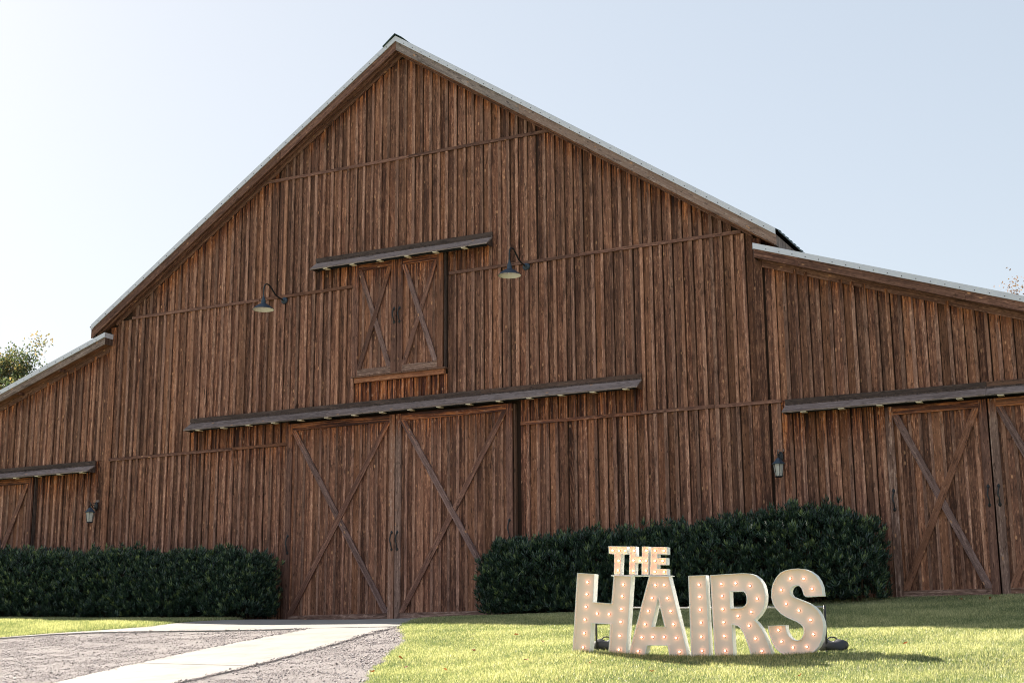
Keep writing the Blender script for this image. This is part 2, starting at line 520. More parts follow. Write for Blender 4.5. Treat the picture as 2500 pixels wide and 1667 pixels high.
lawn_edge = ragged([(1.95, -0.15), (2.0, -2.6), (2.42, -3.9), (3.3, -5.3), (4.20, -6.80), (4.83, -8.22), (5.41, -9.45), (6.08, -10.74), (7.2, -13.0)], 0.05, seed=3)
LAWN_R = lawn_edge + [(17.5, -13.0), (17.5, -0.15)]
LAWN_L = ragged([(-2.95, -0.15), (-2.86, -3.3), (-2.84, -3.95), (-3.30, -4.55), (-3.95, -5.15), (-4.45, -5.8), (-5.2, -6.7), (-8, -9)], 0.03, seed=5) + [(-15, -11), (-15, -0.15)]
sheet("lawn", LAWN_R, M_TURF, 0.0)
sheet("lawn", LAWN_L, M_TURF, 0.0)
path_l = [(0.96, -4.33), (0.98, -5.2), (0.97, -6.2), (1.02, -7.2), (1.15, -8.3), (1.25, -9.3), (1.43, -10.2), (1.7, -11.6), (2.2, -13.2)]
path_r = [(2.62, -4.43), (2.74, -5.39), (2.96, -6.31), (3.18, -7.6), (3.36, -8.8), (3.46, -9.84), (3.50, -10.8), (3.6, -12.0), (3.9, -13.2)]
GRAV = [(-4.6, -6.2), (-3.95, -5.35), (-3.05, -4.92), (-1.92, -4.64), (-.66, -4.46), (0.5, -4.38), (2.5, -4.3), (3.7, -5.4), (4.40, -6.80), (5.03, -8.22), (5.61, -9.45), (6.3, -10.74), (7.3, -13.2), (-9, -13.2), (-9, -9.2)]
sheet("gravel", GRAV, M_GRAVEL, -0.014)

# concrete: apron in front of the doors and the walk, each slab a piece of the path
path = thing("path", "pale concrete walk", "path")
del path["label"], path["category"]
path["kind"] = "structure"
def slab(poly):
    s = sheet("slab", poly, M_CONC, 0.006, 0.07, path, kind=None)
    return s
rag = ragged([(0.96, -4.34), (-0.66, -4.42), (-1.92, -4.60), (-3.05, -4.88), (-3.85, -5.30), (-4.5, -6.0)], 0.012, seed=8)
slab([(-0.35, -0.16), (-0.35, -4.42)] + [p for p in rag if p[0] < -0.4] + [(-4.62, -5.92), (-4.05, -5.2), (-3.30, -4.58), (-2.82, -3.95), (-2.80, -0.16)])
slab([(-0.335, -0.16), (1.98, -0.16), (2.05, -2.6), (2.45, -3.9), (2.62, -4.32), (0.96, -4.32), (-0.335, -4.41)])
def lerp_at(line, y):
    for a, b in zip(line[:-1], line[1:]):
        if b[1] <= y <= a[1]:
            t = (y - a[1]) / (b[1] - a[1])
            return a[0] + t * (b[0] - a[0])
    return line[-1][0]
# joints run a little askew across the walk (left y, right y)
joints = [(-4.345, -4.445), (-8.88, -9.28), (-11.2, -11.6), (-13.1, -13.1)]
for (la, ra), (lb, rb) in zip(joints[:-1], joints[1:]):
    G = 0.014
    L = [(lerp_at(path_l, la - G) if la < -4.4 else 0.96, la - G)] + [p for p in path_l if lb + .05 < p[1] < la - .05] + [(lerp_at(path_l, lb + G), lb + G)]
    Rr = [(lerp_at(path_r, ra - G), ra - G)] + [p for p in path_r if rb + .05 < p[1] < ra - .05] + [(lerp_at(path_r, rb + G), rb + G)]
    L = ragged(L, 0.02, 0.2, 4); Rr = ragged(Rr, 0.02, 0.2, 6)
    slab(L + Rr[::-1])

# mulch beds under the hedges
for nm, x0, x1 in (("planting_bed", -12.5, -2.95), ("planting_bed", 2.75, 9.75)):
    sheet(nm, [(x0, -1.45), (x1, -1.45), (x1, -0.15), (x0, -0.15)], M_SOIL, 0.006)

# ------------------------------------------------------------------ barn
APEX, ME, MEZ = 12.01, 7.97, 6.65          # main roof top line
SL = (APEX - MEZ) / ME
LT, LSL, LX0, LX1 = 6.43, 0.338, 7.55, 14.6  # lean-to roof top line
DEPTH = 19.0
def main_top(x):
    return APEX - SL * abs(x)
def lean_top(x):
    return LT - LSL * (abs(x) - LX0)

barn = thing("barn", "big brown board and batten barn with metal roof and sliding doors", "barn")
GR1, GR2, GR3 = 3.57, 6.75, 9.38
def tri_strip(poly, y0, y1):
    n = len(poly)
    v = [(x, y0, z) for x, z in poly] + [(x, y1, z) for x, z in poly]
    f = [tuple(range(n)), tuple(range(2 * n - 1, n - 1, -1))] + [(i, i + n, (i + 1) % n + n, (i + 1) % n) for i in range(n)]
    return v, f
# backing of the facade: one gable with both lean-tos
gp = [(-14.45, -0.4), (14.45, -0.4), (14.45, lean_top(14.45) - .3), (7.55, lean_top(7.55) - .3), (7.55, main_top(7.55) - .3), (0, APEX - .3),
      (-7.55, main_top(7.55) - .3), (-7.55, lean_top(7.55) - .3), (-14.45, lean_top(14.45) - .3)]
v, f = tri_strip(gp, 0.0, 0.12)
wall = mk("gable_wall", v, f, M_BACK, barn)
v2, f2 = tri_strip(gp, DEPTH - .5, DEPTH - .35)
mk("rear_wall", v2, f2, M_BOARD, barn)
for sx in (-1, 1):
    x = sx * 14.45
    mk("side_wall", boxv(min(x, x - sx * .12), max(x, x - sx * .12), 0.121, DEPTH - .5, -.4, lean_top(14.45) - .3), BOXF, M_BOARD, barn)
    x = sx * 7.55
    mk("side_wall", boxv(min(x, x - sx * .12), max(x, x - sx * .12), 0.121, DEPTH - .5, lean_top(7.55) - .3, main_top(7.55) - .25), BOXF, M_BOARD, barn)

# --- siding
def col_edges(x0, x1, step=0.2, jit=0.012, seed=0):
    r = random.Random(seed)
    n = round((x1 - x0) / step)
    e = [x0 + (x1 - x0) * i / n for i in range(n + 1)]
    for i in range(1, n):
        e[i] += r.uniform(-jit, jit)
    return e
boards = []; battens = []      # (x0,x1,z0,zt0,zt1,shelter,fade)
def zcam_area(x, z0, z1, w):
    px, py, pz = x - 14.9, 24.75, (z0 + z1) / 2 + .95
    t = -.4366 * px + .873 * py + .217 * pz
    u = (.8936 * px + .4487 * py) / t
    inside = abs(u) < .37
    return (z1 - z0) * w / t ** 2 * (1 if inside else .001)
SHADE_GAP = random.Random(77)
def tier(edges, z0f, z1f, shf, topfree):
    for i in range(len(edges) - 1):
        xa, xb = edges[i], edges[i + 1]
        xm = (xa + xb) / 2
        z0, z1 = z0f(xm), z1f(xm)
        if z0 is None or z1 - z0 < 0.06:
            continue
        za, zb = (topfree(xa), topfree(xb)) if topfree else (z1, z1)
        sh = shf(xm, z0, z1)
        boards.append((xa + .037 + SHADE_GAP.uniform(0, .012), xb - .002, z0, za, zb, sh))  # gap beside each batten bares dark backing, standing for its shadow line
        # batten on the right edge
        if i < len(edges) - 2:
            zt = topfree(xb) if topfree else z1
            battens.append((xb, z0f(xb) if z0f(xb) is not None else z0, zt, sh))

def hood_of(x, z0, z1):
    """height of the shelter over this piece, and how far its effect reaches down"""
    if z0 < 3.0:
        if abs(x) < 5.25: return (4.05, 1.15)
        if abs(x) > 7.85: return (3.4, 0.9)
    return (0, 1)

XM = col_edges(-7.47, 7.47, seed=1)
in_main_door = lambda x: abs(x) < 2.69
in_loft = lambda x: abs(x) < 1.07
def t1_z0(x):
    return None if -2.61 < x < 2.70 else -0.12
def t1_sh(x, a, b):
    return hood_of(x, a, b)
tier(XM, t1_z0, lambda x: GR1 - .03, t1_sh, None)
def t2_z0(x):
    return 4.05 if in_main_door(x) else GR1 + .03
def t2_z1(x):
    return 4.70 if in_loft(x) else GR2 - .03
def t2_sh(x, a, b):
    if in_loft(x): return (4.70, 1.3)
    return (0, 1)
# tier 2 boards that also pass under the central hood (3.6-4.2) get a hood shelter via separate short boards
def seg_tier2():
    lo = [x for x in XM]
    # under the hood
    tier(lo, lambda x: (None if (-2.61 < x < 2.70) or abs(x) > 5.2 else GR1 + .03), lambda x: 4.22, lambda x, a, b: (4.3, 1.5), None)
    tier(lo, lambda x: (4.22 if abs(x) <= 5.2 else GR1 + .03), t2_z1, t2_sh, None)
seg_tier2()
free_main = lambda x: main_top(x) - .36
XM3 = [x for x in XM if main_top(x) - .36 > GR2 + .12]
def t3_z0(x):
    return 7.40 if abs(x) < 1.10 else (GR2 + .03)
def t3_sh(x, a, b):
    if abs(x) < 2.1 and abs(x) > 1.1: return (7.3, 0.75)
    return (0, 1)
def t3_z1(x):
    return min(GR3 - .03, free_main(x))
full3 = [x for x in XM3 if free_main(x) > GR3 + .1]
loft_lo = [x for x in XM3 if abs(x) <= 2.13]
tier(loft_lo, lambda x: (None if -1.09 < x < 1.17 else GR2 + .03), lambda x: 7.33, lambda x, a, b: (7.35, 0.9), None)
tier([x for x in XM3 if min(full3) - 1e-6 <= x <= max(full3) + 1e-6], lambda x: 7.36 if abs(x) < 2.03 else GR2 + .03, lambda x: GR3 - .03, lambda x, a, b: (0, 1), None)
for s in (-1, 1):
    side = sorted(x for x in XM3 if s * x >= (max(full3) if s > 0 else -min(full3)) - 1e-6)
    tier(side, lambda x: GR2 + .03, lambda x: free_main(x), lambda x, a, b: (b + .05, .55), lambda x: max(free_main(x), GR2 + .05))
XM4 = [x for x in XM if free_main(x) > GR3 + .1]
tier(XM4, lambda x: GR3 + .03, lambda x: free_main(x), lambda x, a, b: (b + .05, .4), lambda x: free_main(x))
free_lean = lambda x: lean_top(x) - .30
for s in (-1, 1):
    XL = sorted(s * x for x in col_edges(7.616, 14.4, 0.2, seed=3 + s))
    if s < 0:
        tier(XL, lambda x: None if -13.06 < x < -9.53 else -.12, lambda x: GR1 - .004, hood_of, None)
    else:
        tier(XL, lambda x: None if 9.64 < x < 13.1 else -.05, lambda x: GR1 - .004, hood_of, None)
    tier(XL, lambda x: (GR1 + .0), lambda x: free_lean(x), lambda x, a, b: (b + .05, .5), lambda x: free_lean(x))

rb = random.Random(5)
boards.sort(key=lambda b: -zcam_area((b[0] + b[1]) / 2, b[2], b[3], .2))
battens.sort(key=lambda b: -zcam_area(b[0], b[1], b[2], .06))
def board_geo(b, r):
    xa, xb, z0, za, zb, sh = b
    y = -.020 - r.uniform(0, .006); tw = r.uniform(-.003, .003)
    return [(xa, y - tw, z0), (xb, y + tw, z0), (xb, 0.0, z0), (xa, 0.0, z0), (xa, y + tw, za), (xb, y - tw, zb), (xb, 0.0, zb), (xa, 0.0, za)]
def batten_geo(b, r):
    x, z0, z1, sh = b
    w = .030 + r.uniform(-.003, .004); s = r.uniform(-.006, .006)
    y = -.050 - r.uniform(0, .009)
    return [(x - w, y, z0), (x + w, y, z0), (x + w, -.018, z0), (x - w, -.018, z0), (x - w + s, y, z1), (x + w + s, y, z1), (x + w + s, -.018, z1), (x - w + s, -.018, z1)]
for lst, geo, nm, mat in ((boards, board_geo, "board", M_BOARD), (battens, batten_geo, "batten", M_BATTEN)):
    rests = {}
    for i, b in enumerate(lst):
        vv = geo(b, rb)
        if i < 299:
            ox, oz = vv[0][0], vv[0][2]
            o = mk(nm, [(p[0] - ox, p[1], p[2] - oz) for p in vv], BOXF, mat, wall, loc=(ox, 0, oz))
            sh = b[-1]
            if sh[0] > 0:
                o["shelter"] = float(sh[0]); o["fade"] = float(sh[1])
        else:
            rests.setdefault((round(b[-1][0], 1), b[-1][1]) if b[0] > -11 and b[0] < 12.2 and b[-1][0] > 0 and b[-1][0] < 4.9 else (0, 1), MB()).add(vv, BOXF)
    for (sh0, sh1), rest in rests.items():
        o = rest.build(nm, mat, wall, kind="stuff")
        if sh0 > 0:
            o["shelter"] = float(sh0); o["fade"] = float(sh1)
    print(nm, len(lst), {k: len(v.v) // 8 for k, v in rests.items()})

# horizontal girt trims
def trim(x0, x1, z, h=.062, y=-.070, name="girt_strip", mat=M_TRIM, shelter=None, fade=1.0, yb=-.018):
    return plank(name, (x0, z), (x1, z), h, yb - y, yb, mat, wall, shelter, fade)
trim(-7.47, -4.1, GR1); trim(-4.09, -2.63, GR1 + .004, shelter=4.3, fade=1.4)
trim(2.74, 5.2, GR1, shelter=4.3, fade=1.4); trim(5.21, 6.62, GR1 + .003); trim(6.63, 7.86, GR1 - .004)
trim(-7.0, -3.5, GR2); trim(-3.49, -1.09, GR2 + .005); trim(1.16, 4.0, GR2 - .003); trim(4.01, 7.25, GR2 + .003)
trim(-3.46, 0.2, GR3); trim(0.21, 3.46, GR3 + .004)
# corner boards, seen beside both lean-to roofs
for s in (-1, 1):
    plank("corner_board", (s * 7.53, -.1), (s * 7.53, main_top(7.55) - .34), .17, .030, -.018, M_BOARD, wall, main_top(7.55) - .3, .5)
# frieze boards under the rakes, against the wall
def slope_piece(name, xa, za, xb, zb, up0, up1, y0, y1, mat, parent):
    v, f = tri_strip([(xa, za + up0), (xb, zb + up0), (xb, zb + up1), (xa, za + up1)], y0, y1)
    # give it a frame of its own with Z along the slope, so that its grain runs lengthwise
    d = Vector((xb - xa, 0, zb - za)); L = d.length; d.normalize()
    ang = math.atan2(d.x, d.z)
    rot = Matrix.Rotation(ang, 4, 'Y')
    inv = (Matrix.Translation((xa, 0, za)) @ rot).inverted()
    o = mk(name, [inv @ Vector(p) for p in v], f, mat, parent, loc=(xa, 0, za), rot=(0, ang, 0))
    return o
RB = 0.30
roof = mk("roof", *tri_strip([(-ME + .02, MEZ - .12), (0, APEX - .12), (ME - .02, MEZ - .12), (ME - .02, MEZ - .20), (0, APEX - .20), (-ME + .02, MEZ - .20)], -RB + .035, DEPTH), M_FRESH, barn)
for s in (-1, 1):
    a = (0, APEX); b = (s * ME, MEZ)
    cuts = [0, .36, .70, 1.0]
    for c0, c1 in zip(cuts[:-1], cuts[1:]):
        xa, za = b[0] * c0, a[1] + (b[1] - a[1]) * c0
        xb, zb = b[0] * c1, a[1] + (b[1] - a[1]) * c1
        g0 = .0 if c0 == 0 else .002
        o = slope_piece("rake_board", xa + s * g0, za - g0 * SL, xb, zb, -.31, -.115, -RB, -RB + .034, M_GREYWOOD if s > 0 else M_TRIM, roof)
    slope_piece("rake_flashing", 0, APEX, b[0], b[1], -.116, .0, -RB - .028, -RB - .006, M_METALTRIM, roof)
    slope_piece("rake_soffit", 0, APEX, b[0] * .985, main_top(ME * .985), -.235, -.203, -RB + .036, -.01, M_TRIM, roof)
    slope_piece("frieze_board", 0, APEX, b[0] * .935, main_top(ME * .935), -.365, -.236, -.064, -.024, M_TRIM, wall)
    # second rafter seen in the shade of the rake
    slope_piece("rafter", 0, APEX, b[0] * .99, main_top(ME * .99), -.33, -.236, -.20, -.16, M_TRIM, roof)
    # eave: fascia board
    fx = s * (ME - .012)
    mk("fascia", boxv(min(fx, fx - s * .03), max(fx, fx - s * .03), -RB + .035, DEPTH, MEZ - .30, MEZ - .095), BOXF, M_GREYWOOD, roof)
    for k in range(9):
        y = .22 + k * .6
        o = slope_piece("rafter_tail", s * 7.45, main_top(7.45), s * (ME - .05), main_top(ME - .05), -.34, -.203, y, y + .05, M_FRESH, roof)
# flashing screws along the rakes
for s in (-1, 1):
    mb = MB()
    for k in range(1, 38):
        t = k / 38
        x = s * ME * t; z = APEX - (APEX - MEZ) * t - .075
        mb.box(x - .007, x + .007, -RB - .036, -RB - .027, z - .007, z + .007)
    mb.build("screw_row", M_SCREW, roof, kind="stuff")
# corrugated metal sheets, ribs run down the slope
def corrugated(name, xa, za, xb, zb, y0, y1, pitch=.24, h=.032, parent=None):
    prof = []
    y = y0
    while y < y1:
        prof += [(y, 0), (y + pitch * .55, 0), (y + pitch * .66, h), (y + pitch * .86, h), (y + pitch * .97, 0)]
        y += pitch
    v = []; f = []
    for (y, hh) in prof:
        v += [(xa, y, za + hh + .002), (xb, y, zb + hh + .002), (xb, y, zb - .012), (xa, y, za - .012)]
    for i in range(len(prof) - 1):
        a = i * 4; b = a + 4
        f += [(a, b, b + 1, a + 1), (a + 1, b + 1, b + 2, a + 2), (a + 2, b + 2, b + 3, a + 3)]
    return mk(name, v, f, M_ROOF, parent)
for s in (-1, 1):
    n = 6
    for k in range(n):
        y0 = -RB - .005 + k * (DEPTH + .3) / n
        corrugated("roof_sheet", 0, APEX - .008, s * (ME + .05), MEZ - .045, y0, y0 + (DEPTH + .3) / n - .004, parent=roof)
v, f = tri_strip([(-.30, APEX - .19), (0, APEX + .045), (.17, APEX - .07), (.16, APEX - .085), (0, APEX + .028), (-.29, APEX - .205)], -RB - .06, DEPTH)
mk("ridge_cap", v, f, M_ROOF, roof)

# lean-to roofs
for s in (-1, 1):
    lroof = mk("lean_to_roof", *tri_strip([(s * LX0, LT - .12), (s * LX1, lean_top(LX1) - .12), (s * LX1, lean_top(LX1) - .2), (s * LX0, LT - .2)], -RB + .035, DEPTH - .3), M_FRESH, barn)
    cuts = [7.55, 11.05, 14.6] if s < 0 else [7.55, 8.35, 11.15, 14.6]
    for c0, c1 in zip(cuts[:-1], cuts[1:]):
        slope_piece("rake_board", s * (c0 + .001), lean_top(c0), s * (c1 - .002), lean_top(c1), -.262, -.105, -RB, -RB + .034, M_GREYWOOD if s < 0 else M_TRIM, lroof)
    slope_piece("rake_flashing", s * LX0, LT, s * LX1, lean_top(LX1), -.106, .0, -RB - .028, -RB - .006, M_METALTRIM, lroof)
    slope_piece("rake_soffit", s * LX0, LT, s * 14.5, lean_top(14.5), -.235, -.203, -RB + .036, -.01, M_TRIM, lroof)
    slope_piece("frieze_board", s * 7.62, lean_top(7.62), s * 14.4, lean_top(14.4), -.37, -.236, -.055, -.024, M_TRIM, wall)
    # end of the lean-to roof beside the corner of the barn
    x = s * LX0
    mk("end_flashing", boxv(min(x, x - s * .008), max(x, x - s * .008), -RB - .028, -.045, LT - .115, LT - .002), BOXF, M_METALTRIM, lroof)
    mk("end_board", boxv(min(x, x - s * .006), max(x, x - s * .006), -RB, -.045, LT - .27, LT - .117), BOXF, M_MOSS, lroof)
    for k in range(6):
        y0 = -RB - .005 + k * (DEPTH) / 6
        corrugated("roof_sheet", s * LX0, LT - .008, s * (LX1 + .05), lean_top(LX1) - .03, y0, y0 + DEPTH / 6 - .004, parent=lroof)
    mb = MB()
    for k in range(1, 30):
        t = k / 30
        x = s * (LX0 + (LX1 - LX0) * t); z = lean_top(x) - .07
        mb.box(x - .007, x + .007, -RB - .036, -RB - .027, z - .007, z + .007)
    mb.build("screw_row", M_SCREW, lroof, kind="stuff")
    if s < 0:
        for k in range(5):
            xx = -(8.9 + k * 1.25)
            mk("lookout", boxv(xx - .02, xx + .02, -RB + .036, -.03, lean_top(xx) - .30, lean_top(xx) - .236), BOXF, M_TRIM, lroof)

# --- hoods over the door tracks
def hood(x0, x1, zb, h, splits=()):
    """zb: bottom of the sloping board"""
    hd = mk("track_hood", boxv(x0 + .02, x1 - .02, -.105, -.05, zb + h - .06, zb + h + .01), BOXF, M_MOSS, barn)
    cuts = [x0] + list(splits) + [x1]
    for a, b in zip(cuts[:-1], cuts[1:]):
        v, f = tri_strip([(0, 0)] * 4, 0, 1)
        y_in, z_in, y_out, z_out = -.085, zb + h - .005, -.335, zb
        t = .022
        L = b - a - .004
        # board with its length along local Z
        prof = [(y_in, z_in), (y_out, z_out), (y_out + .006, z_out - t), (y_in, z_in - t - .012)]
        vv = [(-(z - z_out), y - y_out, 0) for y, z in prof] + [(-(z - z_out), y - y_out, L) for y, z in prof]
        ff = [(3, 2, 1, 0), (4, 5, 6, 7), (0, 1, 5, 4), (1, 2, 6, 5), (2, 3, 7, 6), (3, 0, 4, 7)]
        mk("hood_board", vv, ff, M_GREYWOOD, hd, loc=(a + .002, y_out, z_out), rot=(0, math.pi / 2, 0))
        plank("head_board", (a, zb + h + .052), (b - .003, zb + h + .052), .082, .05, -.052, M_MOSS, hd)
        plank("lip_strip", (a - .004, zb + h + .006), (b - .006, zb + h + .006), .018, .026, -.076, M_GREYWOOD, hd)
    # end blocks under the slope
    for xe in (x0 + .03, x1 - .03):
        mk("end_block", [(xe - .02, -.06, zb - .02), (xe + .02, -.06, zb - .02), (xe + .02, -.06, zb + h - .03), (xe - .02, -.06, zb + h - .03),
                         (xe - .02, -.30, zb - .015), (xe + .02, -.30, zb - .015)],
           [(0, 1, 2, 3), (0, 4, 5, 1), (3, 2, 5, 4), (0, 3, 4), (1, 5, 2)], M_MOSS, hd)
    x = x0 + .38
    while x < x1 - .05:
        mk("track_bracket", boxv(x - .05, x + .05, -.325, -.19, zb - .036, zb - .0225), BOXF, M_BRACKET, hd)
        x += .655
    mk("track_rail", boxv(x0 + .1, x1 - .1, -.17, -.13, zb - .012, zb + .05), BOXF, M_BLACK, hd)
    return hd
hood(-5.20, 5.25, 4.025, .18, (-1.6, 1.9))
hood(-2.03, 2.16, 7.185, .188)
hood(7.93, 14.3, 3.325, .155, (11.35,))
hood(-14.3, -7.83, 3.325, .155, (-11.0,))

# --- doors
def pull(x, z0, z1, parent, y=-.155, flip=1):
    zc = (z0 + z1) / 2; L = (z1 - z0)
    mb = MB()
    pts = spline([(x, y, z1), (x + .004 * flip, y - .045, z1 - L * .15), (x - .012 * flip, y - .05, zc + L * .05), (x + .006 * flip, y - .045, zc - L * .2), (x, y, z0)], 5)
    mb.tube(pts, [.008 + .006 * math.sin(math.pi * i / (len(pts) - 1)) for i in range(len(pts))], 7)
    for zz in (z0, z1):
        mb.lathe([(0, -.006), (.026, -.004), (.028, 0.004)], 10, (x, y, zz), axis='y')
        mb.box(x - .012, x + .012, y - .005, y + .001, zz - .035, zz + .035)
    return mb.build("handle", M_BLACK, parent, smooth=True)

def door(name, x0, x1, z0, z1, ncol, stile=.125, rail=.14, brail=.11, shelter=None, fade=.9, handles=(), over='/', seed=0, label=None, worn=None):
    r = random.Random(seed)
    d = mk(name, boxv(x0 + .01, x1 - .01, -.085, -.05, z0 + .01, z1 - .01), BOXF, M_BACK, barn)
    if label:
        d["label"] = label
    sh = shelter
    ed = col_edges(x0 + .03, x1 - .03, (x1 - x0 - .06) / ncol, .012, seed + 20)
    for a, b in zip(ed[:-1], ed[1:]):
        vv = [(p[0] - a, p[1] - r.uniform(0, .002), p[2] - z0) for p in boxv(a + .002, b - .002, -.107 - r.uniform(0, .004), -.0845, z0 + .012, z1 - .012)]
        o = mk("door_board", vv, BOXF, M_BOARD, d, loc=(a, 0, z0))
        if sh: o["shelter"] = sh; o["fade"] = fade
    for a in ed[1:-1]:
        o = plank("door_batten", (a + r.uniform(-.004, .004), z0 + brail), (a, z1 - rail), .056 + r.uniform(-.004, .006), .02, -.108, M_BATTEN, d, sh, fade)
    th = .042
    mat = M_TRIM
    plank("stile", (x0 + stile / 2, z0), (x0 + stile / 2, z1), stile, th, -.110, M_WORN if z0 < 1 and (x0 > 9 or 0 < x0 < 1) else mat, d, sh, fade)
    plank("stile", (x1 - stile / 2, z0), (x1 - stile / 2, z1), stile, th, -.110, M_WORN if x1 < 0 and z0 < 1 and x0 > -3 else mat, d, sh, fade)
    plank("rail", (x0 + stile + .001, z1 - rail / 2), (x1 - stile - .001, z1 - rail / 2), rail, th - .003, -.110, mat, d, sh, fade)
    plank("rail", (x0 + stile + .001, z0 + brail / 2), (x1 - stile - .001, z0 + brail / 2), brail, th - .003, -.110, M_WORN, d)
    xi0, xi1 = x0 + stile, x1 - stile
    zi0, zi1 = z0 + brail, z1 - rail
    bw = .115 if (x1 - x0) > 1.2 else .10
    W = xi1 - xi0; H = zi1 - zi0
    def brace(up, yb):
        # a parallelogram between the stiles
        ex = bw / 2 * math.hypot(W, H) / H
        L = math.hypot(W, H)
        if up:
            A, B = (xi0 + .035, zi0), (xi1 - .035, zi1)
        else:
            A, B = (xi1 - .035, zi0), (xi0 + .035, zi1)
        dx, dz = B[0] - A[0], B[1] - A[1]; L = math.hypot(dx, dz); ang = math.atan2(dx, dz)
        rot = Matrix.Rotation(ang, 4, 'Y'); inv = (Matrix.Translation((A[0], 0, A[1])) @ rot).inverted()
        hx = bw / 2 * L / dz
        poly = [(A[0] - hx, A[1]), (A[0] + hx, A[1]), (B[0] + hx, B[1]), (B[0] - hx, B[1])]
        # trim to the stiles
        lo, hi = xi0 + .001, xi1 - .001
        def clip(poly):
            for lim_, sg in ((lo, 1), (hi, -1)):
                out = []
                for i in range(len(poly)):
                    p, q = poly[i], poly[(i + 1) % len(poly)]
                    ip, iq = sg * (p[0] - lim_) >= 0, sg * (q[0] - lim_) >= 0
                    if ip: out.append(p)
                    if ip != iq:
                        t = (lim_ - p[0]) / (q[0] - p[0])
                        out.append((lim_, p[1] + t * (q[1] - p[1])))
                poly = out
            return poly
        poly = clip(poly)
        v, f = tri_strip(poly, yb - .010, yb + .022)
        o = mk("brace", [inv @ Vector(p) for p in v], f, M_TRIM if up else M_BRACE, d, loc=(A[0], 0, A[1]), rot=(0, ang, 0))
        if sh: o["shelter"] = sh; o["fade"] = fade
    brace(True, -.153 if over == '/' else -.146)
    brace(False, -.146 if over == '/' else -.153)
    for (hx, hz0, hz1) in handles:
        pull(hx, hz0, hz1, d)
    return d
door("sliding_door", -2.61, -.014, -.045, 3.965, 13, handles=((-.062, 1.29, 1.62), (-2.535, 1.32, 1.66)), shelter=4.05, fade=.75, over='/', seed=1)
door("sliding_door", .008, 2.595, -.045, 3.965, 13, handles=((.066, 1.29, 1.62), (2.53, 1.40, 1.73)), shelter=4.05, fade=.75, over='\\', seed=2)
door("loft_door", -1.055, -.012, 4.83, 7.19, 5, handles=((-.062, 5.86, 6.14),), shelter=7.25, fade=.8, brail=.13, rail=.15, over='/', seed=3)
door("loft_door", .008, 1.065, 4.83, 7.19, 5, handles=((.066, 5.86, 6.14),), shelter=7.25, fade=.8, brail=.13, rail=.15, over='\\', seed=4)
door("sliding_door", 9.665, 11.325, .10, 3.28, 9, handles=((9.73, 1.55, 1.86), (11.255, 1.54, 1.84)), shelter=3.35, fade=.5, over='/', seed=5, stile=.13)
door("sliding_door", 11.352, 13.01, .10, 3.28, 9, handles=((11.42, 1.54, 1.84),), shelter=3.35, fade=.5, over='\\', seed=6, stile=.13)
door("sliding_door", -11.27, -9.60, .0, 3.31, 9, handles=((-9.665, 1.28, 1.58),), shelter=3.35, fade=.5, over='/', seed=7, stile=.13)
door("sliding_door", -12.96, -11.29, .0, 3.31, 9, shelter=3.35, fade=.5, over='\\', seed=8, stile=.13)
# sill under the loft doors
plank("loft_sill", (-1.02, 4.745), (1.09, 4.745), .10, .07, -.05, M_FRESH, wall)
mk("loft_guide", boxv(-1.07, 1.13, -.155, -.05, 4.797, 4.826), BOXF, M_MOSS, wall)
# dark jambs beside the doors
mk("door_jamb", boxv(2.605, 2.64, -.10, -.018, -.05, 3.96), BOXF, M_MOSS, wall)
mk("door_jamb", boxv(1.075, 1.10, -.10, -.018, 4.83, 7.19), BOXF, M_MOSS, wall)
mk("door_jamb", boxv(-9.59, -9.56, -.10, -.018, .0, 3.31), BOXF, M_MOSS, wall)

# ------------------------------------------------------------------ gooseneck lamps
def gooseneck(x, z, label):
    t = thing("gooseneck_lamp", label, "lamp", (x, -.048, z), group="gooseneck lamps on the barn")
    mb = MB(); mb.lathe([(0, -.045), (.05, -.04), (.078, -.012), (.08, 0.0), (0, 0.001)], 20, axis='y')
    mb.lathe([(0, -.075), (.028, -.07), (.032, -.04)], 12, axis='y')
    mb.build("wall_plate", M_LAMPBLUE, t, smooth=True)
    pts = spline([(0, -.05, .0), (0, -.20, .02), (0, -.34, .060), (0, -.45, .145), (0, -.54, .200), (0, -.63, .215), (0, -.70, .180), (0, -.735, .11), (0, -.74, .02), (0, -.74, -.06)], 5)
    mb = MB(); mb.tube(pts, .0165, 10); mb.build("arm", M_BLACK, t, smooth=True)
    c = (0, -.74, 0)
    outer = [(.017, -.05), (.021, -.09), (.034, -.125), (.046, -.16), (.05, -.225), (.056, -.235), (.075, -.24), (.10, -.252), (.15, -.285), (.225, -.352)]
    inner = [(r - .002, h - .006) for r, h in outer[4:]]
    mb = MB(); mb.lathe(outer, 32, c); mb.lathe([(.225, -.352), (.229, -.358), (.222, -.359)], 32, c); mb.build("shade", M_LAMPBLUE, t, smooth=True)
    mb = MB(); mb.lathe(inner[1:] + [(.222, -.359)], 32, c); mb.lathe([(0.0, inner[1][1]), (inner[1][0], inner[1][1])], 32, c)
    mb.build("shade_lining", M_LINING, t, smooth=True)
    mb = MB(); mb.lathe([(0, -.335), (.02, -.33), (.03, -.305), (.02, -.27), (.014, -.245)], 12, c); mb.build("bulb", M_LINING, t, smooth=True)
    return t
gooseneck(-2.85, 6.665, "dark gooseneck lamp with white lined shade beside the lower batten line, closer to the low grass side")["label"] = "gooseneck barn lamp with white lined shade on the left of the loft doors"
gooseneck(2.885, 6.665, "x")["label"] = "gooseneck barn lamp with white lined shade on the right of the loft doors"

